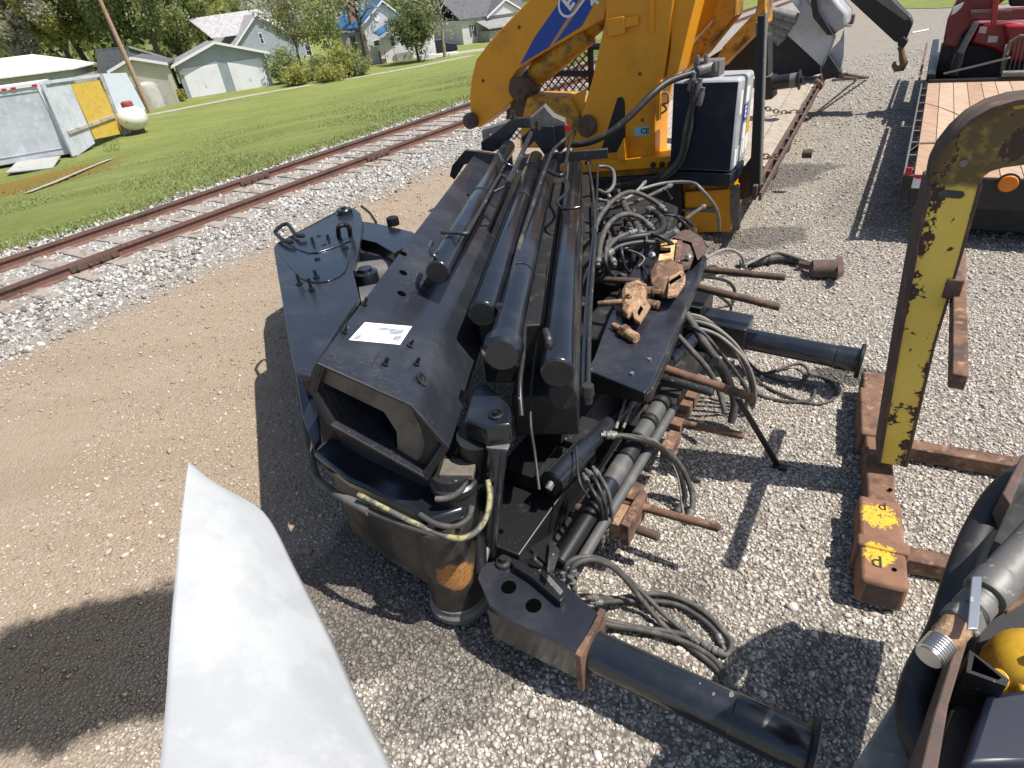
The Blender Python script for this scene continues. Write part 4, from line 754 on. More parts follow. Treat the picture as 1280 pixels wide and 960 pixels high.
# prop bar, hose with end coupling, coil of hose on the ground
mb = MB(); P = at(922, 500, .5); Q = at(972, 583, .02); mb.loft([[P+B*.02, P-B*.02, P-B*.02+A*.025, P+B*.02+A*.025], [Q+B*.02, Q-B*.02, Q-B*.02+A*.025, Q+B*.02+A*.025]])
mb.box(Q-B*.03-A*.02-Z*.01, B*.09, A*.05, Z*.02); MB.build(mb, 'support_strut', M['blackflat'], K, .003)
t = thing('suction_hose', 'stiff grey hose bundle with a heavy brown end coupling lying on gravel behind rusty rods', 'hose', at(960, 340, 0))
for pts, r, m, nm in (([(925, 330, .04), (950, 326, .06), (975, 322, .06), (1000, 326, .05)], .045, 'greyhose', 'hose_body'), ([(930, 332, .12), (950, 322, .14), (968, 315, .13), (985, 318, .11), (1005, 325, .09), (1015, 328, .08)], .016, 'palehose', 'hose_line'), ([(1000, 330, .06), (1013, 333, .07), (1025, 336, .08)], .035, 'rustdark', 'coupling_neck')): MB().tube([at(*p) for p in pts], r, 10, 4).build(nm, M[m], t)
P = at(1012, 336, .09); MB().lathe(P, ang(-20), [(.05, 0), (.09, .02), (.095, .2), (.1, .27), (.06, .28), (.05, .22)], 18).build('coupling', M['rustdark'], t, 0, 40)
MB().prism([at(x, y, .10) for x, y in ((1046, 325), (1052, 328), (1054, 345), (1046, 350))], Z*.06).build('coupling_lip', M['rustdark'], t)
for k, (x, y) in enumerate(((940, 329), (960, 326))): MB().ring(at(x, y, .05), ang(-20), .052, .046, .02).build('hose_tie', M['dark'], t)
t = thing('hose_coil', 'thin grey hose in loose loops on gravel in front of the rear stabiliser leg', 'hose', at(980, 490, 0))
MB().tube([at(*p) for p in ((925, 440, .12), (945, 462, .04), (970, 474, .02), (995, 478, .03), (1010, 470, .05), (1008, 460, .05), (995, 455, .05), (960, 466, .02), (935, 470, .02), (930, 480, .02), (950, 494, .015), (985, 502, .015), (1012, 500, .02), (1018, 488, .03), (1003, 480, .04), (985, 480, .035))], .012, 8, 5).build('hose_loop', M['greyhose'], t)
MB().tube([at(*p) for p in ((928, 450, .1), (950, 478, .02), (985, 496, .02), (1020, 505, .015), (1042, 498, .02), (1045, 485, .02), (1032, 473, .02), (1012, 468, .02))], .011, 8, 5).build('hose_loop', M['greyhose'], t)
# ------------------------------------------------------------------ the yellow crane standing behind
AY = 7.35
Y = thing('yellow_crane', 'tall yellow crane with a blue striped arm and black control cabinet, behind the black crane', 'crane', ab(AY+.3, -2.3, 0))
def pA(name, pix, a, th, m, parent=None, bevel=.006):
    return MB().prism([onA(x, y, a) for x, y in pix], A*th).build(name, M[m], parent or Y, bevel)
mast = pA('mast', [(757, -40), (757, 22), (740, 100), (725, 150), (712, 195), (708, 222), (818, 212), (819, 150), (828, 100), (842, 0), (848, -40)], AY, .46, 'yellow', None, .012)
pA('mast_slot', [(772, 122), (778, 121), (781, 127), (782, 172), (774, 190), (750, 192)], AY-.003, .002, 'dark', mast, 0)
pA('rib', [(811, -40), (817, -40), (817, 42), (811, 42)], AY-.03, .03, 'yellow', mast, .004)
pA('gusset', [(771, 190), (780, 172), (782, 203), (772, 203)], AY-.12, .115, 'yellow', mast)
pA('hose_guide', [(757, 24), (780, 20), (781, 42), (760, 46)], AY-.06, .06, 'yellow', mast); pA('hose_guide', [(781, 22), (797, 20), (797, 32), (781, 35)], AY-.05, .05, 'yellow', mast)
P = onA(735, 157, AY); MB().lathe(P+A*.02, -A, [(0, 0), (.13, 0), (.13, .08), (.11, .1), (.04, .1), (0, .11)], 24).build('pivot_pin', M['rustdark'], mast)
st = pA('ce_sticker', [(793, 159), (811, 158), (811, 169), (793, 170)], AY-.003, .002, 'cyan', mast, 0)
text('CE', onA(806, 164, AY-.0045), B, Z, .085, M['inkdark'], 'sticker_letters', mast, .0005, .002)
for x, y in ((800, 92), (803, 150)): MB().lathe(onA(x, y, AY), -A, [(0, 0), (.02, 0), (.02, .01), (0, .012)], 8).build('bolt_head', M['rustdark'], mast)
arm2 = pA('main_arm', [(700, -70), (671, -10), (660, 1), (635, 27), (612, 52), (595, 75), (589, 100), (587, 122), (588, 138), (594, 158), (601, 158), (621, 142), (642, 125), (637, 101), (646, 88), (665, 75), (690, 60), (720, 43), (755, 24), (762, -10), (790, -70)], AY+.12, .30, 'yellow', None, .012)
pA('blue_stripe', [(650, 81), (668, 47), (701, 0), (720, -28), (742, -28), (747, -3), (727, 33), (697, 52), (668, 70)], AY+.116, .003, 'blue', arm2, 0)
pA('orange_stripe', [(686, 59), (692, 56), (734, -5), (735, -28), (728, -28), (727, -5)], AY+.112, .003, 'copper', arm2, 0)
LU = onA(735, -5, AY)-onA(690, 58, AY); LU /= np.linalg.norm(LU); LR = B - LU*(B@LU); LR /= np.linalg.norm(LR)
lp = onA(711, 4, AY+.111); text('E', lp, LU, -LR, .20, M['white'], 'circled_letter', arm2, .0005, .01)
cap_ = [lp+LU*(.155*math.cos(a))*1.0+LR*(.135*math.sin(a)) for a in np.linspace(math.pi/2, 3*math.pi/2, 14)]
oo = cap_+[lp+LU*.62-LR*.135, lp+LU*.62+LR*.135]; ii = [lp+(q-lp)*.83 for q in cap_]+[lp+LU*.59-LR*.112, lp+LU*.59+LR*.112]
MB().loft([oo, ii, [q-A*.002 for q in ii], [q-A*.002 for q in oo], oo], True, False).build('letter_ring', M['white'], arm2)
text('4', onA(742, 1, AY+.111), LU, -LR, .2, M['white'], 'arm_number', arm2, .0005, .006)
for x, y, r in ((591, 150, .105), (652, 110, .14)):
    P = onA(x, y, AY+.12); MB().lathe(P+A*.3, -A, [(r, 0), (r, .40), (r*.85, .42), (r*.4, .42), (r*.35, .43), (0, .43)], 24).build('pivot_pin', M['rustdark'], arm2)
for x, y in ((604, 101), (649, 34), (664, 119)): MB().lathe(onA(x, y, AY+.12), -A, [(0, 0), (.022, 0), (.022, .01), (0, .012)], 8).build('bolt_head', M['rustdark'], arm2)
P = onA(672, 92, AY+.32); Q = onA(754, 24, AY+.32); d = (Q-P)/np.linalg.norm(Q-P); L = np.linalg.norm(Q-P)
MB().lathe(P-d*.12, d, [(.08, 0), (.13, .1), (.15, .16), (.15, L*.9), (.1, L*.92), (.1, L+.2)], 24).build('lift_cylinder', M['yellowdirty'], Y)
MB().prism([onA(x, y, AY+.2) for x, y in ((640, 118), (660, 118), (662, 160), (634, 160))], A*.14).build('link_arm', M['rustdark'], Y, .01)
pA('base_block', [(659, 122), (711, 123), (727, 150), (719, 185), (650, 185), (652, 150)], AY+.02, .5, 'yellowdirty', None, .01)
MB().loft([[onA(x, y, AY+.08) for x, y in ((711, 122), (734, 109), (727, 150))], [onA(x, y, AY+.2) for x, y in ((711, 122), (734, 109), (727, 150))]]).build('lit_gusset', M['yellow'], Y)
# expanded metal guard behind the arm
mf = MB(); AG = AY+1.3
for p, q in (((640, 92), (762, 92)), ((738, 60), (741, 190)), ((650, 58), (760, 58)), ((640, 92), (636, 150))): mf.tube([onA(*p, AG), onA(*q, AG)], .045, 6)
g = mf.build('guard_frame', M['blackflat'], Y); g.data.name = 'guard_frame'
ml = MB(); b0, b1 = (onA(634, 160, AG+.02)@B), (onA(742, 160, AG+.02)@B); z0, z1 = onA(690, 175, AG+.02)[2], onA(690, 60, AG+.02)[2]
pt = lambda b, z: ab(AG+.02, b, z)
dx, dz = .115, .055; nx = int((b1-b0)/dx)+1; nz = int((z1-z0)/dz)+1
wig = []
for k in range(-nz, nx+nz):
    for s in (1, -1):
        pts = []
        for j in range(nz+1):
            bb = b0+(k+s*j*.5)*dx
            if b0 <= bb <= b1: pts.append(pt(bb, z0+j*dz))
        if len(pts) > 1: ml.tube([pts[0], pts[-1]], .011, 4)
ml.build('mesh_guard', M['rustdark'], Y, 0)
# base beam with bolts, legs of the base
pA('base_flange', [(700, 206), (905, 190), (905, 198), (860, 207), (700, 218)], AY-.12, .5, 'yellow')
pA('base_beam', [(700, 218), (860, 207), (915, 200), (918, 250), (912, 285), (790, 292), (700, 280)], AY-.05, .5, 'yellowdirty', None, .01)
for x in (817, 828, 838, 848): MB().lathe(onA(x, 206+(817-x)*.05, AY-.12), -A, [(0, 0), (.035, 0), (.035, .03), (0, .032)], 6).build('flange_bolt', M['dark'], Y)
pA('base_foot', [(856, 240), (918, 236), (918, 252), (912, 290), (856, 291)], AY-.10, .25, 'yellow', None, .008)
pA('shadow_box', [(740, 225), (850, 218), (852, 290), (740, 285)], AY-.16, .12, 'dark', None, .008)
tubez('grab_rail', [(800, 237, .78), (830, 229, .80), (862, 228, .80), (876, 236, .76), (896, 262, .48), (899, 288, .2)], .02, 'greysteel', Y, 3)
pA('step_bar', [(842, 262), (895, 260), (895, 266), (842, 264)], AY-.14, .08, 'greysteel')
pA('step_bracket', [(914, 234), (922, 231), (924, 240), (924, 288), (916, 290), (912, 260)], AY-.12, .06, 'greysteel')
pA('yellow_bracket', [(905, 243), (914, 224), (918, 224), (916, 262), (900, 268)], AY-.08, .2, 'yellow')
# control cabinet
fa = AY-.35
f4 = [(836, 214), (915, 214), (921, 97), (838, 102)]
F = [onA(x, y, fa) for x, y in f4]; zlo = (F[0][2]+F[1][2])/2; zhi = (F[2][2]+F[3][2])/2; bl = F[0]@B; br = F[1]@B
cabd = .62
cab = MB().box(ab(fa, bl, zlo), A*cabd, B*(br-bl), Z*(zhi-zlo)).build('control_cabinet', M['boxwhite'], Y, .04)
MB().box(ab(fa-.006, bl+.015, zlo+.02), A*.004, B*(br-bl-.04), Z*(zhi-zlo-.05)).build('cabinet_front', M['bluegrey'], cab, .002)
MB().box(ab(fa-.02, bl, zlo-.16), A*.6, B*(br-bl), Z*.15).build('cabinet_foot', M['bluegrey'], cab, .01)
def side(x0, x1, z0, z1, m, nm='side_sticker'):     # sticker on the cabinet's right-hand side
    return MB().box(ab(fa+cabd*x0, br, zlo+(zhi-zlo)*z0), A*cabd*(x1-x0), B*.003, Z*(zhi-zlo)*(z1-z0)).build(nm, M[m], cab)
side(.1, .24, .62, .86, 'white'); side(.42, .72, .70, .86, 'white'); side(.42, .72, .5, .68, 'blue'); side(.74, .98, .32, .5, 'yellowbright'); side(.4, .7, .30, .46, 'white')
for k in range(5): side(.06+.18*k, .2+.18*k, .06+.02*k, .24+.02*k, 'white')
text('E', ab(fa+cabd*.57, br+.004, zlo+(zhi-zlo)*.59), A, Z, .16, M['white'], 'sticker_letter', cab, .0005, .004)
vb = MB(); vb.box(ab(fa+.15, bl+.17, zhi), A*.22, B*.28, Z*.16); v_ = vb.build('valve_body', M['greysteel'], cab, .01)
for s, z in ((.05, .17), (.14, .17), (.24, .10)): MB().lathe(ab(fa+.12+.02*s, bl+.17+s, zhi+z-.04), Z, [(.025, 0), (.025, .07), (.02, .09), (0, .09)], 8).build('valve_cap', M['greysteel'], cab)
MB().lathe(ab(fa+.16, bl+.36, zhi+.1), -A*.8-B*.6-Z*.1, [(.05, -.02), (.055, .02), (.045, .05), (.045, .16), (.038, .18)], 14).build('hose_fitting', M['greysteel'], cab)
P0 = ab(fa+.08, bl+.26, zhi+.07)
def yh(pts, r, m, nm='hydraulic_hose'): return MB().tube(pts, r, 10, 6).build(nm, M[m], Y, 0, 60)
yh([P0, dy(838, 101, P0[1]-.1), dy(815, 118, P0[1]-.2), dy(790, 143, P0[1]-.25), dy(762, 166, P0[1]-.25), dy(736, 178, P0[1]-.2), dy(714, 181, P0[1]-.1)], .035, 'rubber', 'feed_hose')
for pts, r, m in (([(866, 95), (866, 112), (864, 150), (858, 180), (846, 205), (825, 220), (795, 228), (770, 232)], .028, 'rubber'), ([(874, 104), (870, 118), (862, 138), (856, 165), (852, 190), (842, 208), (826, 222)], .024, 'greyhose'), ([(877, 116), (872, 124), (864, 142), (861, 170), (856, 192), (845, 212), (820, 228)], .022, 'rubber')):
    yh([onA(x, y, fa-.05-.01*i) for i, (x, y) in enumerate(pts)], r, m)
for x, y in ((866, 98), (874, 106), (877, 117)): MB().lathe(onA(x, y, fa-.05), Z+B*.2, [(.03, -.12), (.034, -.1), (.034, 0), (.025, .02), (.025, .06)], 10).build('hose_fitting', M['greysteel'], Y)
pts = [(826, 118), (834, 116), (835, 128), (828, 130), (833, 136), (827, 142)]; yh([onA(x, y, AY-.05) for x, y in pts], .012, 'palehose', 'small_pipe')
pA('sun_lit_plate', [(842, -40), (880, -40), (862, 30), (849, 85), (846, 92), (832, 100), (838, 60)], AY+.06, .35, 'yellow', None, .006)
pA('thin_plate', [(819, 108), (826, 100), (824, 150), (820, 152)], AY-.1, .08, 'yellow')
# folded upper booms seen behind the cabinet
AU = AY+1.0
pA('folded_boom', [(852, 92), (862, 60), (890, 28), (905, -30), (925, -30), (918, 20), (878, 70)], AU, .4, 'yellowdirty', None, .01)
pA('folded_boom', [(884, 92), (904, 58), (930, 30), (946, 14), (948, -30), (958, -30), (956, 30), (925, 60), (900, 86)], AU-.1, .4, 'yellowdirty', None, .01)
pA('folded_boom', [(855, -30), (902, -30), (898, 15), (876, 40), (856, 60)], AU+.3, .3, 'yellow', None, .01)
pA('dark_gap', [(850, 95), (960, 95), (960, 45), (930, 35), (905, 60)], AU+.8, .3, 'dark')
tubez('pale_cord', [(890, -5, 3.1), (892, 6, 3.05), (889, 14, 3.0), (894, 12, 3.0), (898, 6, 3.05)], .012, 'palehose', Y)
pA('crank_fitting', [(944, 28), (955, 30), (954, 42), (944, 46)], AY+.3, .1, 'greysteel')
P0 = onA(941, 243, AY-.1); P1_ = onA(951, 20, AY-.1)
pst = MB(); pst.prism([onA(x, y, AY-.12) for x, y in ((947, 20), (956, 20), (948, 245), (936, 245))], A*.1); pst.build('cabinet_post', M['blackflat'], Y, .004)
pA('post_edge', [(955, 16), (957.5, 16), (950, 245), (948, 245)], AY-.125, .1, 'greysteel')
pA('mud_flap', [(917, 226), (942, 192), (940, 245), (920, 252)], AY+.2, .05, 'dark')
# ------------------------------------------------------------------ flatbed trailer behind the yellow crane
FT = thing('flatbed_trailer', 'flatbed trailer with a pale worn deck and rusty side rail beside the yellow crane', 'trailer', ab(11, -2.6, 0))
ZF = .68; c0 = onp(947, 243, (0, 0, ZF), Z); c1_ = at(1030, 95, ZF); fd = (c1_-c0); FL = np.linalg.norm(fd); fd /= FL; fn = np.array([fd[1], -fd[0], 0])
M['deck'] = planks('pale_deck_boards', (.5, .44, .36), (.38, .32, .25), 150, .3, .02)
MB().box(c0-fn*.10+fd*1.15-Z*.12, fd*(FL+.05), -fn*2.4, Z*.12).build('deck', M['deck'], FT, .006)
MB().box(c0-fn*.10+fd*.3-Z*.16, fd*(FL+.9), fn*.05, Z*.16).build('side_rail', M['rustdark'], FT, .004)
MB().box(c0+fd*.1-Z*.10, fd*(FL+1.0), fn*.03, Z*.09).build('rub_rail', M['rustdark'], FT, .004)
for k in range(14): MB().box(c0-fn*.049+fd*(.4+k*.55)-Z*.10, fd*.06, fn*.048, Z*.09).build('stake_pocket', M['rustdark'], FT)
MB().box(c0-fn*.5+fd*1.9-Z*.5, fd*(FL-1.0), -fn*1.4, Z*.36).build('chassis', M['dark'], FT, .01)
for k in (1.6, 3.2): MB().lathe(c0+fd*(k+1.5)-fn*.35-Z*.36, fn, [(.0, 0), (.2, 0), (.32, .02), (.33, .05), (.33, .18), (.31, .2), (.2, .2), (.18, .16), (0, .16)], 24).build('wheel', M['tyre'], FT)
def chain(name, pts, r, m, parent):
    P = catmull([np.array(p) for p in pts], 12); mb = MB(); acc = 0; k = 0
    out = [P[0]]
    for p in P[1:]:
        if np.linalg.norm(p-out[-1]) > r*3.4: out.append(p)
    for i in range(len(out)-1):
        p, q = out[i], out[i+1]; d = q-p; L = np.linalg.norm(d)*1.35; d /= np.linalg.norm(d); u_ = np.cross(d, Z); u_ /= np.linalg.norm(u_); v_ = np.cross(d, u_); s = u_ if i % 2 else v_; c = (p+q)/2
        pts_ = [c+d*(L/2*math.cos(a))+s*(r*1.5*math.sin(a)) for a in np.linspace(0, 2*math.pi, 9)]; mb.tube(pts_, r*.45, 5, 0, False)
    return mb
tag(chain('c', [at(948, 132, .9), at(975, 140, .72), at(1004, 139, .70)], .02, 'rustdark', None).build('tie_down_chain', M['rustdark'], None, 0, 60, at(975, 140, .7)), 'rusty chain stretched across the pale flatbed deck to the side rail', 'chain')
tag(chain('c', [at(948, 190, .74), at(956, 196, .72), at(970, 196, .66), at(973, 204, .5)], .02, 'rustdark', None).build('tie_down_chain', M['rustdark'], None, 0, 60, at(965, 195, .6)), 'short rusty chain hanging over the flatbed side rail near the black post', 'chain')
MB().tube([at(1020, 100, .8), at(1027, 106, .72), at(1024, 112, .6), at(1028, 106, .72)], .035, 6, 3).build('binder', M['rust'], FT)
MB().lathe(at(1003, 192, .52), fn, [(.0, 0), (.06, 0), (.06, .12), (0, .12)], 12).build('rail_hook', M['rustdark'], FT)
t = thing('winch_unit', 'black box with a dark horizontal ram lying on the flatbed deck', 'machine part', at(960, 120, ZF))
MB().prism([onA(x, y, 10.6) for x, y in ((952, 98), (965, 97), (965, 124), (952, 126))], A*.4).build('box', M['blackflat'], t, .01)
P = onA(966, 104, 10.7); Q = onA(1004, 99, 10.7); d = (Q-P)/np.linalg.norm(Q-P); L = np.linalg.norm(Q-P); MB().lathe(P, d, [(.1, 0), (.1, L*.6), (.085, L*.62), (.085, L*.85), (.14, L*.86), (.14, L*.9), (.05, L*.92), (.05, L)], 18).build('ram', M['blackflat'], t)
MB().lathe(P+d*L*.58, d, [(.103, 0), (.103, .1)], 18).build('ram_collar', M['greysteel'], t)
pA('fitting', [(953, 88), (962, 88), (963, 96), (953, 97)], 10.55, .2, 'zinc', t)
# white folded machine at the far end of the flatbed
AW = 14.2
Wm_ = thing('white_folded_crane', 'white and grey folded loader crane resting tilted on the far end of the flatbed', 'crane', ab(AW, -2.2, ZF))
def pW(name, pix, a, th, m, bevel=.01): return MB().prism([onA(x, y, a) for x, y in pix], A*th).build(name, M[m], Wm_, bevel)
pW('side_panel', [(978, 38), (1000, 16), (982, -8), (998, -14), (1043, 47), (1036, 66), (1027, 84)], AW, .3, 'whitepanel', .02)
pW('dark_frame', [(957, 40), (975, 40), (1024, 80), (1026, 92), (1012, 96), (957, 96)], AW+.1, .5, 'dark')
pW('white_housing', [(1000, -30), (1030, -20), (1050, 5), (1060, 16), (1057, 34), (1042, 42), (1026, 28), (1016, 8)], AW-.3, .8, 'boxwhite', .06)
pW('black_joint', [(1020, -10), (1024, 14), (1036, 34), (1042, 44), (1034, 44), (1016, 22), (1012, -10)], AW-.4, .9, 'dark')
pW('foot_bracket', [(1035, 66), (1050, 50), (1056, 34), (1055, 70), (1050, 92), (1046, 94), (1030, 86)], AW-.1, .2, 'boxwhite')
pW('dark_foot', [(1036, 68), (1050, 90), (1048, 96), (1030, 100), (1026, 88)], AW-.25, .4, 'dark')
for k in range(4):
    P = onA(958+k*1.5+(k*3), 22+k*10-8, AW-.35); Q = onA(996-k*6, 24+k*9.5, AW-.35); d = Q-P; MB().cyl(P-d*.3, Q, .1, .1, 14).build('hydraulic_ram', M['greysteel'], Wm_)
pW('white_cover', [(990, -5), (1000, 2), (998, 8), (988, 2)], AW-.1, .1, 'white')
for p0, p1 in (((1050, 92), (1085, 97)), ((1046, 96), (1072, 98))): MB().tube([onA(*p0, AW-.2), at(*p1, .05)], .03, 6).build('support_pipe', M['rustdark'], Wm_)
t = thing('black_boom', 'black crane boom reaching over the gravel with a rusty hook on its tip', 'crane boom', ab(AW+1.5, -1.0, ZF))
AB2 = AW+.4
MB().prism([onA(x, y, AB2) for x, y in ((1030, -22), (1062, 0), (1118, 52), (1130, 56), (1141, 30), (1138, 22), (1115, -2), (1092, -22))], A*.45).build('boom', M['blackflat'], t, .02)
MB().prism([onA(x, y, AB2-.02) for x, y in ((1092, -2), (1112, -2), (1138, 22), (1132, 26))], A*.3).build('pale_strip', M['greysteel'], t)
MB().prism([onA(x, y, AB2-.1) for x, y in ((1122, 48), (1130, 46), (1135, 52), (1130, 60), (1122, 58))], A*.3).build('tip_block', M['blackflat'], t, .01)
MB().tube([onA(*p, AB2+.1) for p in ((1125, 58), (1127, 64), (1128, 72), (1130, 78), (1127, 85), (1120, 86), (1117, 81), (1119, 77))], [.05, .05, .06, .07, .07, .06, .04, .025], 8, 0).build('hook', M['bronze'], t, 0, 60)
simple('rusty_barrow', MB().cbox(at(1050, 25, .25), B*1.1, A*.5, Z*.35), M['rustdark'], 'low rusty box on the gravel far behind the white folded crane', 'box', at(1050, 25, 0), .02)
simple('bare_pipe', MB().tube([at(1040, 100, .05), at(1082, 97, .05)], .03, 8), M['rustdark'], 'thin rusty pipe lying on the gravel beside the flatbed far end', 'pipe', at(1060, 98, 0))
# ------------------------------------------------------------------ wooden deck trailer on the right
WT = thing('wooden_deck_trailer', 'low trailer with an orange-brown timber deck and red side markers at the right edge', 'trailer', ab(10.5, 1.6, 0))
ZT = .72; w0 = at(1143, 218, ZT); w1 = at(1160, 104, ZT); wd = w1-w0; WL = np.linalg.norm(wd); wd /= WL; wn = np.array([wd[1], -wd[0], 0])
M['boards'] = planks('orange_timber_deck', (.39, .25, .16), (.50, .37, .265), math.degrees(math.atan2(wn[1], wn[0])), .19, .05, (.2, .11, .06))
MB().box(w0-Z*.07, wd*WL, wn*2.3, Z*.07).build('timber_deck', M['boards'], WT, .004)
MB().box(w0-wn*.10-Z*.10, wd*WL, wn*.02, Z*.1).build('rub_rail', M['greysteel'], WT, .003)
MB().box(w0-wn*.005-Z*.20, wd*(WL+2.5), wn*.04, Z*.125).build('side_rail', M['blackflat'], WT, .003)
for k in range(9): MB().box(w0-wn*.08-Z*.09+wd*(.25+k*WL/9), wd*.05, wn*.075, Z*.07).build('stake_pocket', M['greysteel'], WT)
MB().box(w0-wd*.03-Z*.32, wd*.03, wn*2.3, Z*.31).build('end_panel', M['blackflat'], WT, .004)
MB().box(w0-wn*.10-wd*.05-Z*.24, wd*.1, wn*.10, Z*.24).build('corner_post', M['blackflat'], WT, .006)
P = onp(1136, 214, w0-wd*.06, wd); MB().cbox(P, wn*.06, wd*.03, Z*.08).build('marker_light', M['redlens'], WT, .008)
P = onp(1149, 229, w0-wd*.035, wd); MB().cbox(P, wn*.14, wd*.006, Z*.11).build('reflector_plate', M['white'], WT, .004)
P = onp(1148, 221, w0-wd*.045, wd); MB().cbox(P, wn*.06, wd*.008, Z*.04).build('reflector_stripe', M['redlens'], WT)
P = onp(1260, 229, w0-wd*.03, wd); MB().lathe(P, -wd, [(0, 0), (.10, 0), (.10, .02), (.085, .025)], 28).build('reflector_rim', M['blackflat'], WT); MB().lathe(P-wd*.02, -wd, [(0, 0), (.085, 0), (.075, .02), (0, .03)], 28).build('orange_reflector', M['orange'], WT)
P = onp(1222, 240, w0+wd*.12, wd); MB().lathe(P, -wd, [(0, 0), (.12, 0), (.12, .05), (.09, .06), (0, .06)], 24).build('tail_light', M['redlens'], WT)
MB().box(w0+wn*.35-Z*.62+wd*.2, wd*WL, wn*1.5, Z*.4).build('chassis', M['dark'], WT, .01)
for k in (1.2, 2.4): 
    for s in (.12, 1.9): MB().lathe(w0+wd*k+wn*s-Z*.4, wn, [(.0, 0), (.2, 0), (.3, .02), (.32, .05), (.32, .2), (.3, .23), (.2, .23), (0, .2)], 24).build('wheel', M['tyre'], WT)
st_ = MB(); q = at(1150, 180, ZT+.005); st_.prism([q-wn*.09-Z*.1, q-wn*.0, q+wn*.45+wd*.1, q+wn*.45+wd*.16, q+wd*.06, q-wn*.09+wd*.06-Z*.1], Z*.006); tag(st_.build('ratchet_strap', M['greysteel'], None, 0, 35, q), 'grey strap laid across the left edge of the orange timber deck', 'strap')
# far end: black bulkhead, raised gooseneck rails
e0 = w1
MB().box(e0+wd*.002-Z*.05, wd*.16, wn*2.4, Z*.09).build('deck_end_beam', M['blackflat'], WT, .006)
MB().box(e0-wn*.04+wd*.16, wd*5.0, wn*.12, Z*.12).build('side_rail', M['blackflat'], WT, .006)
MB().box(e0-wn*.16+wd*.3, wd*5.0, wn*.04, Z*.05).build('rub_rail', M['rust'], WT, .004)
MB().box(e0+wn*.10+wd*.16-Z*.45, wd*5.0, wn*2.1, Z*.3).build('well_floor', M['dark'], WT, .006)
MB().lathe(e0+wn*1.0+wd*.05+Z*.10, wn, [(0, 0), (.05, 0), (.05, 1.4), (0, 1.4)], 12).build('cross_tube', M['greysteel'], WT)
# red machine standing on the trailer
AR = 14.3
RM = thing('red_machine', 'red farm machine with white stickers and dark wheel standing on the wooden deck trailer', 'machine', ab(AR+1, 1.6, ZT))
def pR(name, pix, a, th, m, bevel=.02): return MB().prism([onA(x, y, a) for x, y in pix], A*th).build(name, M[m], RM, bevel)
body = pR('hood', [(1212, 55), (1222, 30), (1262, 26), (1285, 30), (1320, 35), (1320, 72), (1252, 70), (1240, 62)], AR+.5, 1.2, 'red', .05)
pR('rear_tank', [(1255, 32), (1330, 30), (1330, 80), (1262, 78)], AR+.3, .5, 'red', .05)
pR('mudguard', [(1179, 52), (1184, 26), (1200, -8), (1245, -20), (1266, -8), (1232, 20), (1213, 32), (1202, 44), (1197, 60), (1184, 60)], AR+.2, .6, 'maroon', .04)
pR('cross_arm', [(1212, 14), (1320, 8), (1320, 24), (1214, 26)], AR-.1, .25, 'maroon', .02)
pR('upright', [(1244, -30), (1252, -30), (1246, 30), (1238, 34)], AR-.14, .12, 'red', .01)
pR('pale_edge', [(1214, 13), (1265, 12), (1265, 15), (1214, 16)], AR-.13, .1, 'greysteel', 0)
pR('white_corner', [(1189, 19), (1192, 9), (1205, 3), (1202, 9), (1195, 16)], AR+.1, .05, 'white', 0)
for pix in ([(1225, 33), (1234, 34), (1232, 42), (1223, 41)], [(1236, 45), (1248, 45), (1246, 53), (1234, 53)], [(1257, 55), (1263, 55), (1260, 69), (1254, 69)]): pR('white_sticker', pix, AR+.29 if pix[0][0] > 1250 else AR+.49, .008, 'white', 0)
MB().lathe(onA(1203, 64, AR+.75), A*.2-B, [(.0, -.1), (.25, -.1), (.5, -.08), (.52, 0), (.52, .2), (.5, .26), (.3, .26), (.25, .2), (0, .2)], 28).build('wheel', M['tyre'], RM)
MB().cyl(onA(1221, 27, AR-.2), onA(1200, 66, AR-.2), .05, .05, 12).build('steel_ram', M['greysteel'], RM); MB().cyl(onA(1200, 66, AR-.2), onA(1190, 94, AR-.2), .07, .07, 12).build('ram_body', M['blackflat'], RM)
pR('underbody', [(1175, 62), (1215, 55), (1262, 62), (1320, 78), (1320, 98), (1178, 98)], AR+.6, 1.0, 'dark', .02)
pR('seat_back', [(1258, -20), (1300, -20), (1300, 8), (1262, 8)], AR+.6, .2, 'blackflat', .03)
mb = MB()
P = [onA(x, y, AR-.4) for x, y in ((1252, 92), (1255, 70), (1263, 52), (1275, 45), (1300, 45), (1310, 92))]; mb.tube(P+[P[0]], .025, 6)
mb.build('wire_basket_frame', M['greysteel'], RM)
for k in range(9): MB().tube([onA(1254+k*6, 92, AR-.39), onA(1266+k*5, 48, AR-.39)], .008, 4).build('basket_wire', M['greysteel'], RM)
tubez('cable', [(1180, 92, 1.1), (1222, 82, 1.25), (1262, 72, 1.4)], .012, 'palehose', RM, 2)
tag(MB().tube([at(1140, 41, .03), at(1160, 37, .03)], .03, 6).build('pale_stick', M['white'], None, 0, 35, at(1150, 39, 0)), 'thin pale stick lying on gravel left of the red machine', 'stick')
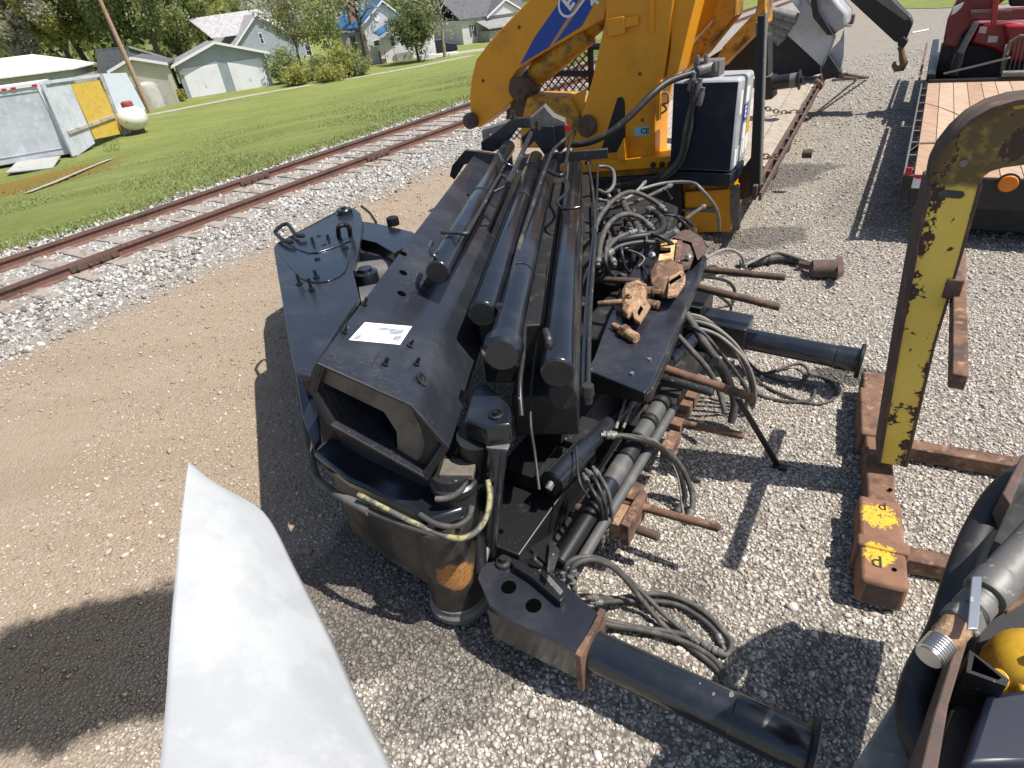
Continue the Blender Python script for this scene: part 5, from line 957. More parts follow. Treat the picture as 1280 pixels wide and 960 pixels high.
# ------------------------------------------------------------------ yellow lifting hook frame
HF = thing('lifting_hook_frame', 'worn yellow steel C-hook with rusty base tube and two rusty forks', 'lifting frame', at(1100, 650, 0))
fA = at(1085, 480, .1)-at(1095, 745, .05); fA[2] = 0; fA /= np.linalg.norm(fA); fB = np.array([fA[1], -fA[0], 0]); ap = (at(1110, 575, .3))@fA
b0_, b1_ = onp(1160, 330, fA*ap, fA)@fB*0+onp(1122, 430, fA*ap, fA)@fB, onp(1168, 430, fA*ap, fA)@fB
mY, ntY, bsY, posY = newmat('chipped_yellow_paint')
nz_ = _noise(ntY, posY, 9, 8, .68); nf = _noise(ntY, posY, 55, 5, .6)
sepz = ntY.nodes.new('ShaderNodeSeparateXYZ'); ntY.links.new(posY, sepz.inputs[0])
grime = _ramp(ntY, _math(ntY, 'ADD', sepz.outputs[2], _math(ntY, 'MULTIPLY', nz_, .10)), 1.90, 1.94)
vb_ = ntY.nodes.new('ShaderNodeVectorMath'); vb_.operation = 'DOT_PRODUCT'; vb_.inputs[1].default_value = tuple(fB); ntY.links.new(posY, vb_.inputs[0])
eg = _math(ntY, 'ABSOLUTE', _math(ntY, 'DIVIDE', _math(ntY, 'SUBTRACT', vb_.outputs['Value'], (b0_+b1_)/2), abs(b1_-b0_)/2))
eg = _math(ntY, 'MULTIPLY', _ramp(ntY, eg, .6, 1.1), .12)
chip = _ramp(ntY, _math(ntY, 'ADD', _math(ntY, 'ADD', nz_, _math(ntY, 'MULTIPLY', nf, .28)), eg), .745, .758)
cY = _mix(ntY, _ramp(ntY, _noise(ntY, posY, 4, 5), .35, .75), (.84, .62, .11), (.74, .53, .085))
gr = _mix(ntY, _ramp(ntY, nz_, .42, .66), (.065, .045, .024), (.46, .31, .05)); cY = _mix(ntY, _math(ntY, 'MULTIPLY', grime, .93), cY, gr)
cY = _mix(ntY, chip, cY, (.07, .042, .03)); ntY.links.new(cY, bsY.inputs['Base Color']); ntY.links.new(_mixf(ntY, chip, .5, .85), bsY.inputs['Roughness'])
ntY.links.new(_bump(ntY, chip, -.4, .003), bsY.inputs['Normal']); M['chipyellow'] = mY
ap = (at(1110, 575, .3))@fA                        # plane of the hook plate
hp = lambda x, y: onp(x, y, fA*ap, fA)
pl_ = [hp(*p) for p in ((1096, 578), (1132, 584), (1168, 430), (1198, 330), (1226, 228), (1162, 232), (1146, 300), (1122, 430))]
post = MB().prism(pl_, fA*.20).build('post', M['chipyellow'], HF, .006)
MB().prism([hp(*p)-fA*.012 for p in ((1096, 578), (1101, 578), (1126, 430), (1150, 300), (1166, 231), (1160, 232), (1144, 300), (1120, 430))], fA*.25).build('post_flange', M['rustdark'], HF, .003)
MB().prism([hp(*p)-fA*.004 for p in ((1129, 584), (1134, 584), (1170, 430), (1200, 330), (1229, 230), (1223, 230), (1196, 330), (1166, 430))], fA*.23).build('post_flange', M['rustdark'], HF, .003)
inn = [(1226, 232), (1229, 222), (1238, 215), (1255, 210), (1285, 206), (1330, 206)]; out = [(1160, 232), (1164, 210), (1174, 190), (1190, 170), (1210, 152), (1235, 138), (1265, 129), (1330, 122)]
hk = MB().prism([hp(*p) for p in out+inn[::-1]], fA*.07); hook_ = hk.build('hook_plate', M['chipyellow'], HF, .006)
rim = [hp(*p) for p in out]; mb = MB(); mb.loft([[p-fA*.05, p+fA*.14, p+fA*.14+n_*.02, p-fA*.05+n_*.02] for p, n_ in zip(rim, [Z]*len(rim))]); mb.build('hook_rim', M['rustdark'], HF, .003)
MB().prism([hp(*p)-fA*.052 for p in ((1262, 130), (1282, 127), (1282, 131), (1264, 134))], fA*.1).build('yellow_patch', M['yellowbright'], HF)
MB().lathe(hp(1204, 204)-fA*.003, -fA, [(0, 0), (.016, 0), (.016, .002), (0, .002)], 14).build('drilled_hole', M['palehose'], HF)
MB().prism([hp(*p)-fA*.006 for p in ((1172, 240), (1180, 237), (1204, 239), (1206, 244), (1200, 248), (1174, 246))], fA*.004).build('faded_plate', M['greyhose'], HF)
# base tube: two telescoping rusty box sections with yellow paint on top
P = at(1098, 745, .0); tz = .2
mR, ntR, bsR, posR = newmat('rust_with_yellow_overspray')
fr_ = _noise(ntR, posR, 5, 6, .7); ff = _noise(ntR, posR, 70, 5, .7)
pm = None
for (px, py, r) in ((1100, 640, .16), (1100, 690, .13), (1098, 610, .06)):
    q = at(px, py, .24); vm = ntR.nodes.new('ShaderNodeVectorMath'); vm.operation = 'DISTANCE'; vm.inputs[1].default_value = tuple(q); ntR.links.new(posR, vm.inputs[0]); f = _ramp(ntR, vm.outputs['Value'], r*1.3, r*.4); pm = f if pm is None else _math(ntR, 'MAXIMUM', pm, f)
spray = _ramp(ntR, _math(ntR, 'MULTIPLY', pm, _math(ntR, 'ADD', _math(ntR, 'MULTIPLY', ff, .55), _math(ntR, 'MULTIPLY', _noise(ntR, posR, 22, 7, .75), .5))), .455, .485)
base_ = _mix(ntR, _ramp(ntR, fr_, .35, .7), (.24, .12, .07), (.14, .07, .045)); ntR.links.new(_mix(ntR, spray, base_, (.60, .39, .03)), bsR.inputs['Base Color']); bsR.inputs['Roughness'].default_value = .85
ntR.links.new(_bump(ntR, ff, .4, .003), bsR.inputs['Normal']); M['rustyellow'] = mR
pw = at(1110, 745, .1)@fB; qa = at(1098, 748, .1)@fA
def fr(a0, a1, b0, b1, z0, z1, m, nm, bev=.01, par=None): return MB().box(fA*a0+fB*b0+Z*z0, fA*(a1-a0), fB*(b1-b0), Z*(z1-z0)).build(nm, M[m], par or HF, bev)
bL = at(1068, 735, .06)@fB; bR = at(1126, 742, .06)@fB
fr(qa, qa+.62, bL, bR, .03, .21, 'rustyellow', 'base_tube', .02)
fr(qa+.22, qa+.30, bL-.015, bR+.015, .015, .225, 'rustyellow', 'tube_collar', .012)
fr(qa+.50, qa+2.0, bL+.045, bR-.02, .04, .20, 'rust', 'base_tube', .015)
fr(qa+1.2, qa+1.75, bL+.02, bR-.0, .03, .215, 'rust', 'base_sleeve', .012)
fr(qa-.002, qa+.001, bL+.03, bR-.03, .05, .19, 'rustdark', 'tube_cap', .0)
for px, py, s in ((1130, 553, 1), (1128, 690, 1)):
    q = at(px, py, .12); d = ang(-29 if py < 600 else -25); n = np.array([-d[1], d[0], 0]); MB().box(q-n*.05-Z*.10, d*1.6, n*.10, Z*.10).build('fork_arm', M['rust'], HF, .006)
text('d', at(1103, 633, .2125), fB, fA, .085, M['inkdark'], 'paint_mark', HF, .0006); text('d', at(1096, 702, .2125), fB, fA, .11, M['inkdark'], 'paint_mark', HF, .0006)
for p in ((1113, 612), (1118, 712)): MB().lathe(at(*p, .212), Z, [(.012, 0), (.012, .001), (0, .001)], 10).build('drilled_hole', M['void'], HF)
P = at(1199, 468, 1.36); Q = P+A*1.35
MB().box(P-B*.022-Z*.07, B*.055, Q-P, Z*.07).build('cross_bar', M['rust'], HF, .005)
R1 = onp(1190, 362, fA*(ap-.01), fA); MB().box(R1-fB*.03-Z*.05, fB*.07, fA*.12, Z*.10).build('bar_lug', M['rustdark'], HF, .005)

# ------------------------------------------------------------------ foreground: machine at the bottom right and the sheet of paper
FG = thing('hydraulic_machine', 'cluttered machine corner close by with a thick black hose, threaded fitting and yellow casting', 'machine', at(1200, 960, 0))
zg = 1.05
plk = MB(); plk.loft([[at(x, y, zg) for x, y in ((1062, 965), (1205, 735), (1228, 735), (1140, 970))], [at(x, y, zg)-Z*.12 for x, y in ((1062, 965), (1205, 735), (1228, 735), (1140, 970))]]); plk.build('side_beam', M['tan'], FG, .01)
tubez('thick_hose', [(1330, 575, 1.22), (1285, 592, 1.24), (1250, 620, 1.24), (1222, 668, 1.22), (1200, 725, 1.20), (1180, 790, 1.16), (1150, 850, 1.13), (1142, 900, 1.11), (1165, 960, 1.1)], .043, 'rubber', FG, 6, 16)
P = at(1160, 822, 1.32); Q = at(1300, 668, 1.38); d = (Q-P)/np.linalg.norm(Q-P)
thr = [(.0, 0), (.030, 0)]
for k in range(7): thr += [(.0255, .005+k*.0085), (.034, .0085+k*.0085), (.034, .0105+k*.0085)]
thr += [(.026, .064), (.026, .066)]
MB().lathe(P, d, thr, 28).build('thread', M['zinc'], FG, 0, 12)
MB().lathe(P+d*.064, d, [(.030, 0), (.036, .02), (.036, .10), (.028, .11)], 20).build('pipe_neck', M['rustpale'], FG)
MB().lathe(P+d*.13, d, [(.04, 0), (.046, .006), (.046, .05), (.04, .056)], 6).build('hex_nut', M['greysteel'], FG, .004)
MB().lathe(P+d*.185, d, [(.034, 0), (.044, .01), (.044, .05), (.036, .06), (.036, .09)], 20).build('swivel', M['greysteel'], FG)
MB().lathe(P+d*.26, d, [(.05, 0), (.054, .01), (.054, .07), (.048, .075), (.048, .5)], 24).build('hose_socket', M['greysteel'], FG)
pe = [(1150, 965), (1165, 900), (1196, 800), (1220, 740), (1226, 742), (1210, 800), (1186, 880), (1172, 965)]
MB().prism([at(x, y, 1.30) for x, y in pe], -Z*.25).build('edge_plate', M['rustdark'], FG, .004)
MB().box(at(1214, 722, 1.40), at(1227, 722, 1.40)-at(1214, 722, 1.40), at(1208, 788, 1.40)-at(1214, 722, 1.40), Z*.006).build('bright_strip', M['zinc'], FG, .002)
sq = MB(); o4 = [at(x, y, 1.30) for x, y in ((1212, 812), (1262, 850), (1258, 858), (1208, 840))]; i4 = [at(x, y, 1.30) for x, y in ((1218, 819), (1252, 847), (1248, 850), (1214, 838))]
sq.loft([[p-Z*.3 for p in o4], o4, i4, [p-Z*.12 for p in i4]]); sq.build('square_tube', M['blackflat'], FG)
yb = MB(); c = at(1290, 815, 1.26); yb.lathe(c+np.array([.03, -.02, -.1]), Z*.9-B*.4, [(.0, -.2), (.09, -.18), (.11, -.05), (.11, .05), (.08, .1), (.03, .12), (0, .12)], 24); yb.build('yellow_casting', M['yellowbright'], FG, 0, 50)
for dx, dz, r in ((-.10, .02, .035), (-.07, -.07, .03), (-.03, .09, .028)): MB().lathe(c+np.array([.03+dx, -.02, -.1+dz]), Z*.8-A*.5-B*.3, [(0, -.03), (r, -.03), (r, .02), (r*.7, .03), (r*.6, .045), (0, .045)], 6 if r < .03 else 14).build('casting_bolt', M['yellowbright' if r > .03 else 'greysteel'], FG, .002)
MB().prism([at(x, y, 1.2) for x, y in ((1262, 850), (1300, 830), (1300, 930), (1285, 905))], Z*.03).build('yellow_lug', M['yellowbright'], FG, .008)
dk = [(1165, 970), (1190, 880), (1215, 830), (1240, 640), (1262, 600), (1330, 590), (1340, 970)]
MB().prism([at(x, y, 1.16) for x, y in dk], -Z*.6).build('frame_body', M['dark'], FG, .01)
MB().prism([at(x, y, 1.20) for x, y in ((1225, 880), (1290, 870), (1290, 970), (1195, 970))], Z*.05).build('navy_cover', M['bluegrey'], FG, .015)
MB().prism([at(x, y, 1.24) for x, y in ((1236, 650), (1262, 600), (1270, 606), (1246, 665))], Z*.12).build('upright_plate', M['rustdark'], FG, .005)
MB().prism([at(x, y, 1.22) for x, y in ((1250, 735), (1285, 725), (1285, 752), (1256, 770))], Z*.02).build('rusty_cover', M['rust'], FG, .004)
# paper sheet in the photographer's hand: a gently curled page
G_ = [[(236, 577), (246, 584), (256, 594), (268, 605)], [(226, 650), (262, 640), (300, 634), (330, 640)], [(219, 720), (268, 706), (320, 700), (372, 716)], [(212, 800), (278, 784), (345, 780), (415, 800)], [(207, 880), (285, 870), (375, 868), (455, 890)], [(198, 975), (290, 975), (400, 975), (497, 975)], [(185, 1090), (290, 1090), (420, 1090), (540, 1090)]]
rows = []
for i, row in enumerate(G_):
    r_ = []
    for j, (x, y) in enumerate(row):
        k = (.74, .70, .655, .61, .565, .52, .47)[i]-.025*math.sin(math.pi*j/3)*min(1, i/2)+(.02*j if i else .004*j); dd = ray(x, y); r_.append(CAM+dd/np.linalg.norm(dd)*k*1.0)
    rows.append(catmull(r_, 6))
cols_ = list(zip(*rows)); grid = [catmull([np.array(p) for p in c], 6) for c in cols_]
nc, nrw = len(grid), len(grid[0]); mb = MB(); mb.add([grid[i][j] for i in range(nc) for j in range(nrw)], [(i*nrw+j, i*nrw+j+1, (i+1)*nrw+j+1, (i+1)*nrw+j) for i in range(nc-1) for j in range(nrw-1)])
pp = simple('paper_sheet', mb, M['paper'], 'blank white sheet of curled paper held up close at the bottom left', 'paper', at(300, 960, 2.2)); s_ = pp.modifiers.new('thickness', 'SOLIDIFY'); s_.thickness = .0004
# ------------------------------------------------------------------ the village side: garages, houses, sheds, trees
def siding(name, c, pitch=.13):
    m, nt, bs, pos = newmat(name); s = nt.nodes.new('ShaderNodeSeparateXYZ'); nt.links.new(pos, s.inputs[0])
    fr_ = _math(nt, 'FRACT', _math(nt, 'DIVIDE', s.outputs[2], pitch)); n = _noise(nt, pos, 1.5, 6, .65)
    cc = _mix(nt, _ramp(nt, n, .4, .75), (*c, 1), tuple(x*.86 for x in c)); nt.links.new(cc, bs.inputs['Base Color']); bs.inputs['Roughness'].default_value = .7
    nt.links.new(_bump(nt, fr_, .8, .03), bs.inputs['Normal']); return m
def shingles(name, c):
    return mat(name, c, .9, 0, [(tuple(x*.6 for x in c), 3, .4, .7, None), (tuple(min(1, x*1.3) for x in c), 9, .5, .75, None)], (6, .5, .03))
M['sid_blue'] = siding('pale_blue_siding', (.37, .41, .48)); M['sid_white'] = siding('white_siding', (.75, .735, .745)); M['sid_cream'] = siding('cream_siding', (.58, .54, .44)); M['sid_grey'] = siding('grey_blue_siding', (.40, .42, .47))
M['door_white'] = siding('white_panel_door', (.74, .74, .79), .5); M['trim'] = mat('white_trim', (.72, .71, .72), .5)
M['roof_grey'] = shingles('grey_shingles', (.26, .25, .25)); M['roof_pale'] = shingles('pale_grey_shingles', (.38, .37, .38)); M['roof_dark'] = shingles('dark_shingles', (.11, .11, .12)); M['roof_blue'] = mat('blue_metal_roof', (.04, .16, .36), .45, .2); M['roof_white'] = mat('white_metal_roof', (.8, .8, .78), .5, 0, [((.6, .58, .55), 2, .5, .75, .6)])
M['glass'] = mat('window_glass', (.04, .05, .06), .12); M['concrete'] = mat('grey_block_wall', (.40, .39, .36), .9, 0, [((.3, .29, .27), 3, .45, .7, None)]); M['brick'] = mat('brown_chimney', (.30, .15, .1), .9)
M['galv'] = mat('weathered_pale_panel', (.50, .53, .58), .7, 0, [((.40, .42, .46), 1.5, .4, .7, None), ((.62, .64, .66), 4, .5, .75, None)]); M['paleblue'] = mat('pale_blue_panel', (.56, .61, .68), .7, 0, [((.5, .56, .6), 3, .45, .7, None)])
M['ochre'] = mat('ochre_painted_plywood', (.56, .38, .06), .75, 0, [((.46, .3, .06), 4, .42, .7, None)]); M['wood'] = mat('raw_wood_pole', (.36, .24, .16), .85, 0, [((.25, .16, .1), 4, .45, .7, None)], (20, .5, .01))
class Fac:
    """a wall seen in the photo: a vertical plane standing on the ground between two surveyed feet"""
    def __init__(s, l, r, zb=ZL):
        s.P = at(*l, zb); s.Q = at(*r, zb); d = s.Q-s.P; s.W = np.linalg.norm(d); s.d = d/s.W; s.n = np.array([s.d[1], -s.d[0], 0]); s.zb = zb
    def sz(s, px, py):
        X = onp(px, py, s.P, s.n); return float((X-s.P)@s.d), float(X[2]-s.zb)
    def pt(s, a, z, off=0): return s.P + s.d*a + Z*z - s.n*off      # off > 0 is behind the wall
    def panel(s, mb, a0, a1, z0, z1, off, th): return mb.box(s.pt(a0, z0, off), s.d*(a1-a0), -s.n*th, Z*(z1-z0))
def gable_house(f, t, a0, a1, eave, apexz, depth, wall, roof, over=.35, apexa=None, th=.12, rakes='trim'):
    """gable end towards us, ridge running back"""
    am = (a0+a1)/2 if apexa is None else apexa
    MB().prism([f.pt(a0, -.6), f.pt(a1, -.6), f.pt(a1, eave), f.pt(am, apexz), f.pt(a0, eave)], -f.n*depth).build('wall', M[wall], t)
    sl = (apexz-eave)/(am-a0); sr = (apexz-eave)/(a1-am)
    for sgn, ae, se in ((0, a0-over, sl), (1, a1+over, sr)):
        ze = eave-over*se; e = f.pt(ae, ze+.03, -over); r = f.pt(am, apexz+.03, -over)
        MB().prism([e, r, r+Z*th, e+Z*th], -f.n*(depth+2*over)).build('roof', M[roof], t)
        MB().prism([e-Z*.05, r-Z*.05, r+Z*(th+.02), e+Z*(th+.02)], f.n*.04).build('rake_trim', M[rakes], t)
def window(f, t, px0, py0, px1, py1, frame='trim', shutters=False):
    (a0, z1), (a1, z0) = f.sz(px0, py0), f.sz(px1, py1)
    w_ = MB(); f.panel(w_, a0-.06, a1+.06, z0-.08, z1+.06, -.05, .049); wo = w_.build('window', M[frame], t); g = MB(); f.panel(g, a0, a1, z0, z1, -.056, .01); g.build('pane', M['glass'], wo)
    mu = MB(); f.panel(mu, a0, a1, (z0+z1)/2-.02, (z0+z1)/2+.02, -.07, .012); mu.build('glazing_bar', M[frame], wo)
# double garage
f = Fac((235, 124), (343, 103)); f.d = ang(24); f.n = np.array([f.d[1], -f.d[0], 0]); f.W = f.sz(340, 100)[0]; t = thing('double_garage', 'pale blue double garage with two white doors across the lawn', 'garage', f.P)
_, ez = f.sz(218, 88); am, az = f.sz(268, 54.5); _, er = f.sz(334, 69)
gable_house(f, t, 0, f.W, (ez+er)/2+.25, az, 7.5, 'sid_blue', 'roof_grey', .42, am)
for p0, p1 in (((229, 88), (281, 114)), ((286, 80), (335, 106))):
    a0, z1 = f.sz(*p0); a1, _ = f.sz(*p1); zb_ = min(.3, f.sz(p1[0], p1[1])[1]); m_ = MB(); f.panel(m_, a0-.1, a1+.1, zb_-.1, z1+.12, -.04, .038); fr0 = m_.build('door_frame', M['trim'], t); m_ = MB(); f.panel(m_, a0, a1, zb_-.1, z1, -.05, .009); d_ = m_.build('garage_door', M['door_white'], t)
    m_ = MB(); f.panel(m_, (a0+a1)/2-.06, (a0+a1)/2+.06, zb_+.5, zb_+.68, -.07, .02); m_.build('door_handle', M['galv'], d_)
m_ = MB(); f.panel(m_, .1, .3, ez-.35, ez-.1, -.12, .12); m_.build('wall_lamp', M['trim'], t)
# cream shed
f = Fac((178, 139), (232, 122)); t = thing('cream_shed', 'low cream sided shed with grey board doors between the leaning panels and the blue garage', 'shed', f.P)
f.d = ang(18); f.n = np.array([f.d[1], -f.d[0], 0]); f.P = at(200, 134, ZL)-f.d*2.6; 
aL, ez = f.sz(134, 88); am, az = f.sz(165, 74); aR, ez2 = f.sz(211, 87)
gable_house(f, t, aL+.3, aR-.2, (ez+ez2)/2+.15, az, 6, 'sid_cream', 'roof_dark', .3, am)
a0, z1 = f.sz(176, 104); a1, _ = f.sz(214, 120); m_ = MB(); f.panel(m_, a0, a1, 0, z1-.25, -.05, .045); m_.build('board_door', M['concrete'], t)
simple('dark_bin', MB().lathe(at(216, 124, ZL), Z, [(.32, 0), (.4, 1.0), (.42, 1.05), (.3, 1.15), (0, 1.18)], 14), M['blackflat'], 'black round bin standing between the cream shed and blue garage', 'bin', at(216, 124, ZL))
simple('dark_bin', MB().lathe(at(228, 120, ZL), Z, [(.25, 0), (.3, .8), (.32, .85), (.2, .95), (0, .97)], 14), M['blackflat'], 'smaller black bin standing against the left corner of the blue garage', 'bin', at(228, 120, ZL))
t = thing('grey_tub', 'grey weathered tank leaning on the cream shed behind the wooden pole', 'tank', at(192, 134, ZL)); MB().lathe(at(193, 135, ZL), Z, [(.8, 0), (.8, 1.3), (.7, 1.6), (.4, 1.75), (0, 1.8)], 20).build('shell', M['concrete'], t)
# dark-roofed outbuilding behind the shed
t = thing('old_barn', 'dark weathered low barn roof showing behind the cream shed', 'barn', at(185, 105, ZL)); f = Fac((165, 112), (205, 104)); 
pts_ = [onp(x, y, f.P-f.n*0, f.n) for x, y in ((160, 60), (208, 74), (213, 84), (212, 100), (160, 100))]; MB().prism(pts_, -f.n*5).build('wall', M['roof_dark'], t); MB().prism([pts_[0]+f.n*.2, pts_[1]+f.n*.2, pts_[1]+f.n*.2+Z*.2, pts_[0]+f.n*.2+Z*.2], -f.n*5.4).build('roof', M['roof_grey'], t)
# white shed with a low metal roof, far left
t = thing('white_roofed_shed', 'long grey shed with a bright white metal roof at the left edge', 'shed', at(20, 130, ZL))
f = Fac((-20, 150), (90, 120)); f.P = at(95, 122, ZL); f.d = ang(14); f.n = np.array([f.d[1], -f.d[0], 0])
a1, e1 = f.sz(93, 86.5); a0 = a1-16; MB().box(f.pt(a0, -.6), f.d*(a1-a0-.3), -f.n*8, Z*(e1+.55)).build('wall', M['concrete'], t)
r0, r1 = f.pt(a0, e1, -.4), f.pt(a1, e1, -.4); q1 = f.pt(a1-4.4, e1+1.55, 4.5); q0 = f.pt(a0, e1+1.55, 4.5)
MB().prism([r0, r1, q1, q0], Z*.12).build('roof', M['roof_white'], t); MB().prism([r1, f.pt(a1, e1, 9), q1], Z*.12).build('roof', M['roof_white'], t); MB().prism([f.pt(a0, e1, 9), f.pt(a1, e1, 9), q1, q0], Z*.12).build('roof', M['roof_white'], t)
# old box van body, leaning panels
f = Fac((5, 210), (92, 195), -1.85); t = thing('box_body', 'old pale grey lorry box body standing on the grass at the left edge', 'box body', f.P)
TL, TR = f.sz(0, 118), f.sz(52, 106); W_ = f.W
MB().box(f.pt(-3.0, .12), f.d*(W_+3.0), -f.n*2.3, Z*(TR[1]-.12)).build('wall', M['galv'], t, .02)
m_ = MB(); f.panel(m_, -3.0, W_+.02, TR[1]-.02, TR[1]+.12, -.05, 2.4); m_.build('roof_rail', M['trim'], t); m_ = MB(); f.panel(m_, W_-.10, W_+.03, 0, TR[1], -.05, .12); m_.build('corner_post', M['trim'], t)
for px in (6, 18, 45):
    a, z = f.sz(px, 114-px*.09); m_ = MB(); f.panel(m_, a-.10, a+.10, TR[1]-.02, TR[1]+.06, -.07, .018); m_.build('marker_light', M['redlens'], t)
m_ = MB(); f.panel(m_, -3, W_-.1, TR[1]-.22, TR[1]-.19, -.03, .03); m_.build('trim_rail', M['galv'], t); m_ = MB(); f.panel(m_, -3, W_-.1, .42, .45, -.03, .03); m_.build('trim_rail', M['galv'], t)
m_ = MB(); f.panel(m_, -3, W_, -.25, .11, .25, 1.9); m_.build('underframe', M['dark'], t)
for a in (.1, 1.9): MB().lathe(f.pt(a, .0, .3), -f.n, [(0, 0), (.3, 0), (.32, .04), (.32, .16), (0, .18)], 18).build('wheel', M['tyre'], t)
bx = f
Pq = at(40, 211, -1.78); tag(MB().prism([at(x, y, -1.74) for x, y in ((8, 217), (66, 211), (76, 196), (22, 203))], Z*.05).build('loose_panel', M['concrete'], None, 0, 35, Pq), 'pale grey panel lying flat on dry grass in front of the box body', 'panel')
g = Fac((97, 195), (160, 168), -1.88)
def leaning(name, pix, m, label, off=0., th=.06, fr=None):
    P = [onp(x, y, g.P+g.n*-off, g.n) for x, y in pix]; o = simple(name, MB().prism(P, -g.n*th), M[m], label, 'panel', (P[-1]+P[-2])/2, .006); return o
leaning('leaning_panel', [(54, 106), (88, 105), (119, 179), (97, 195)], 'galv', 'pale grey panel standing between the box body and the ochre plywood')
leaning('leaning_panel', [(88.4, 105), (124, 100), (153, 167), (119.5, 174)], 'ochre', 'ochre yellow plywood panel in the row of leaning panels')
leaning('leaning_panel', [(129, 92), (158, 91), (182, 136), (164, 166), (158, 168)], 'paleblue', 'pale blue panel standing beside the white gas tank', -.15)
t = thing('panel_frame', 'white timber frame posts and rails that hold up the row of leaning panels', 'frame', g.P)
for nm, pix in (('top_rail', [(52, 102), (124, 92), (125, 96), (53, 106)]), ('post', [(53, 106), (57, 106), (97, 193), (92, 196)]), ('post', [(124, 92), (129, 92), (161, 167), (156, 170)]), ('middle_rail', [(85, 164), (143, 143), (145, 147), (87, 168)])): MB().prism([onp(x, y, g.P+g.n*.08, g.n) for x, y in pix], -g.n*.07).build(nm, M['tan' if 'middle' in nm or '124' in str(pix[0]) else 'galv'], t, .006)
# gas tank
t = thing('gas_tank', 'round white gas tank with a red cap standing on the grass by the pole', 'gas tank', at(176, 167, -1.85))
c = at(176, 166, -1.85)+Z*.8-T54*.1; rr_ = .76; mb = MB(); mb.lathe(c-Z*rr_*.85, Z, [(rr_*math.sin(a), rr_*.85-rr_*.85*math.cos(a)) for a in np.linspace(.01, math.pi-.01, 14)], 24); mb.build('shell', mat('white_tank_rusting', (.72, .70, .66), .4, 0, [((.45, .16, .07), 2.2, .60, .66, .8), ((.55, .5, .4), 4, .5, .8, .6)]), t, 0, 60)
MB().lathe(c+Z*rr_*.72, Z, [(.0, 0), (.3, 0), (.3, .26), (.22, .33), (0, .34)], 18).build('cap', mat('dull_red_cap', (.27, .05, .05), .6), t)
MB().cbox(c-Z*rr_*.95, ang(30)*.7, ang(120)*.5, Z*.2).build('stand', M['rustdark'], t)
# wooden pole
pb = at(187, 138, -1.75); MB_ = MB(); lean = np.array([-.25, -.12, 6.6]); o = simple('utility_pole', MB_.tube([pb-Z*.3, pb+lean*.5, pb+lean, pb+lean*1.6], [.17, .15, .13, .12], 12), M['wood'], 'tall bare brown wooden pole leaning in front of the cream shed', 'pole', pb)
# pale blue house with grey roof behind the garage
f = Fac((345, 78), (392, 70)); f.d = ang(38); f.n = np.array([f.d[1], -f.d[0], 0]); t = thing('pale_blue_house', 'pale blue gabled house with a light grey roof behind the double garage', 'house', f.P)
aL, ez = f.sz(289, 56); am, az = f.sz(319, 19); aR, er = f.sz(372, 50)
gable_house(f, t, aL+.2, aR-.1, (ez+er)/2-.1, az, 9, 'sid_blue', 'roof_pale', .4, am)
window(f, t, 323, 42, 330, 54)
rg = f.pt(am-.4, az+.1, 3.0); MB().prism([f.pt(aL-2.6, az+.25, 4), f.pt(aR-1.6, az+.5, 4), f.pt(aR-.3, ez+.8, 1.2), f.pt(aL-1.6, ez+.9, 1.2)], -f.n*.3+Z*.2).build('cross_roof', M['roof_pale'], t)
MB().box(f.pt(aR-.3, -.4, 1.5), f.d*2.3, -f.n*3, Z*2.6).build('wing', M['sid_grey'], t); window(f, t, 381, 58, 390, 68)
# narrow blue-grey shed
f = Fac((449, 83), (463, 81)); f.d = ang(25); f.n = np.array([f.d[1], -f.d[0], 0]); t = thing('narrow_shed', 'narrow blue grey shed with a dark doorway beside the forked tree', 'shed', f.P)
a0, z0 = f.sz(430, 42); a1, z1 = f.sz(450, 40); MB().box(f.pt(a0, -.3), f.d*(a1-a0+.5), -f.n*2.5, Z*(z0+.3)).build('wall', M['sid_grey'], t); a, z = f.sz(438, 44); m_ = MB(); f.panel(m_, a-.1, a+.35, .2, z-.1, -.03, .028); m_.build('doorway', M['dark'], t)
MB().box(f.pt(a0-.15, z0, -.15), f.d*(a1-a0+.8), -f.n*2.8, Z*.12).build('roof', M['roof_grey'], t)
# white house with the blue roof
f = Fac((462, 82), (540, 72)); f.d = ang(32); f.n = np.array([f.d[1], -f.d[0], 0]); t = thing('blue_roofed_house', 'white house with a bright blue metal roof and lean-to by the lawn', 'house', f.P)
aL, ez = f.sz(452, 32); am, az = f.sz(476, 3); aR, er = f.sz(492, 15)
MB().prism([f.pt(aL, -.3), f.pt(aR, -.3), f.pt(aR, er), f.pt(am, az), f.pt(aL, ez)], -f.n*7).build('wall', M['sid_white'], t)
for (p, q, nm) in (((aL-.35, ez-.3), (am, az), 'roof'), ((aR+.3, er-.25), (am, az), 'roof')):
    e, r = f.pt(p[0], p[1]+.05, -.3), f.pt(q[0], q[1]+.05, -.3); MB().prism([e, r, r+Z*.12, e+Z*.12], -f.n*7.6).build(nm, M['roof_blue'], t); MB().prism([e-Z*.02, r-Z*.02, r+Z*.13, e+Z*.13], f.n*.05).build('rake_trim', M['trim'], t)
a2, z2 = f.sz(493, 20); a3, z3 = f.sz(464, 42)
MB().prism([f.pt(a3, z3, -.5), f.pt(a2+.2, z2, -.5), f.pt(a2+.2, z2+.1, -.5), f.pt(a3, z3+.1, -.5)], f.n*1.2-Z*.25).build('lean_to_roof', M['roof_blue'], t)
a4, z4 = f.sz(530, 48); MB().box(f.pt(a3+.2, -.3, -.8), f.d*(a4-a3+.5), -f.n*2.5, Z*(z4*.5+z3*.5+.2)).build('lean_to', M['sid_white'], t)
f.P = f.P+f.n*.8
window(f, t, 487, 46, 494, 57); window(f, t, 466, 52, 474, 56)
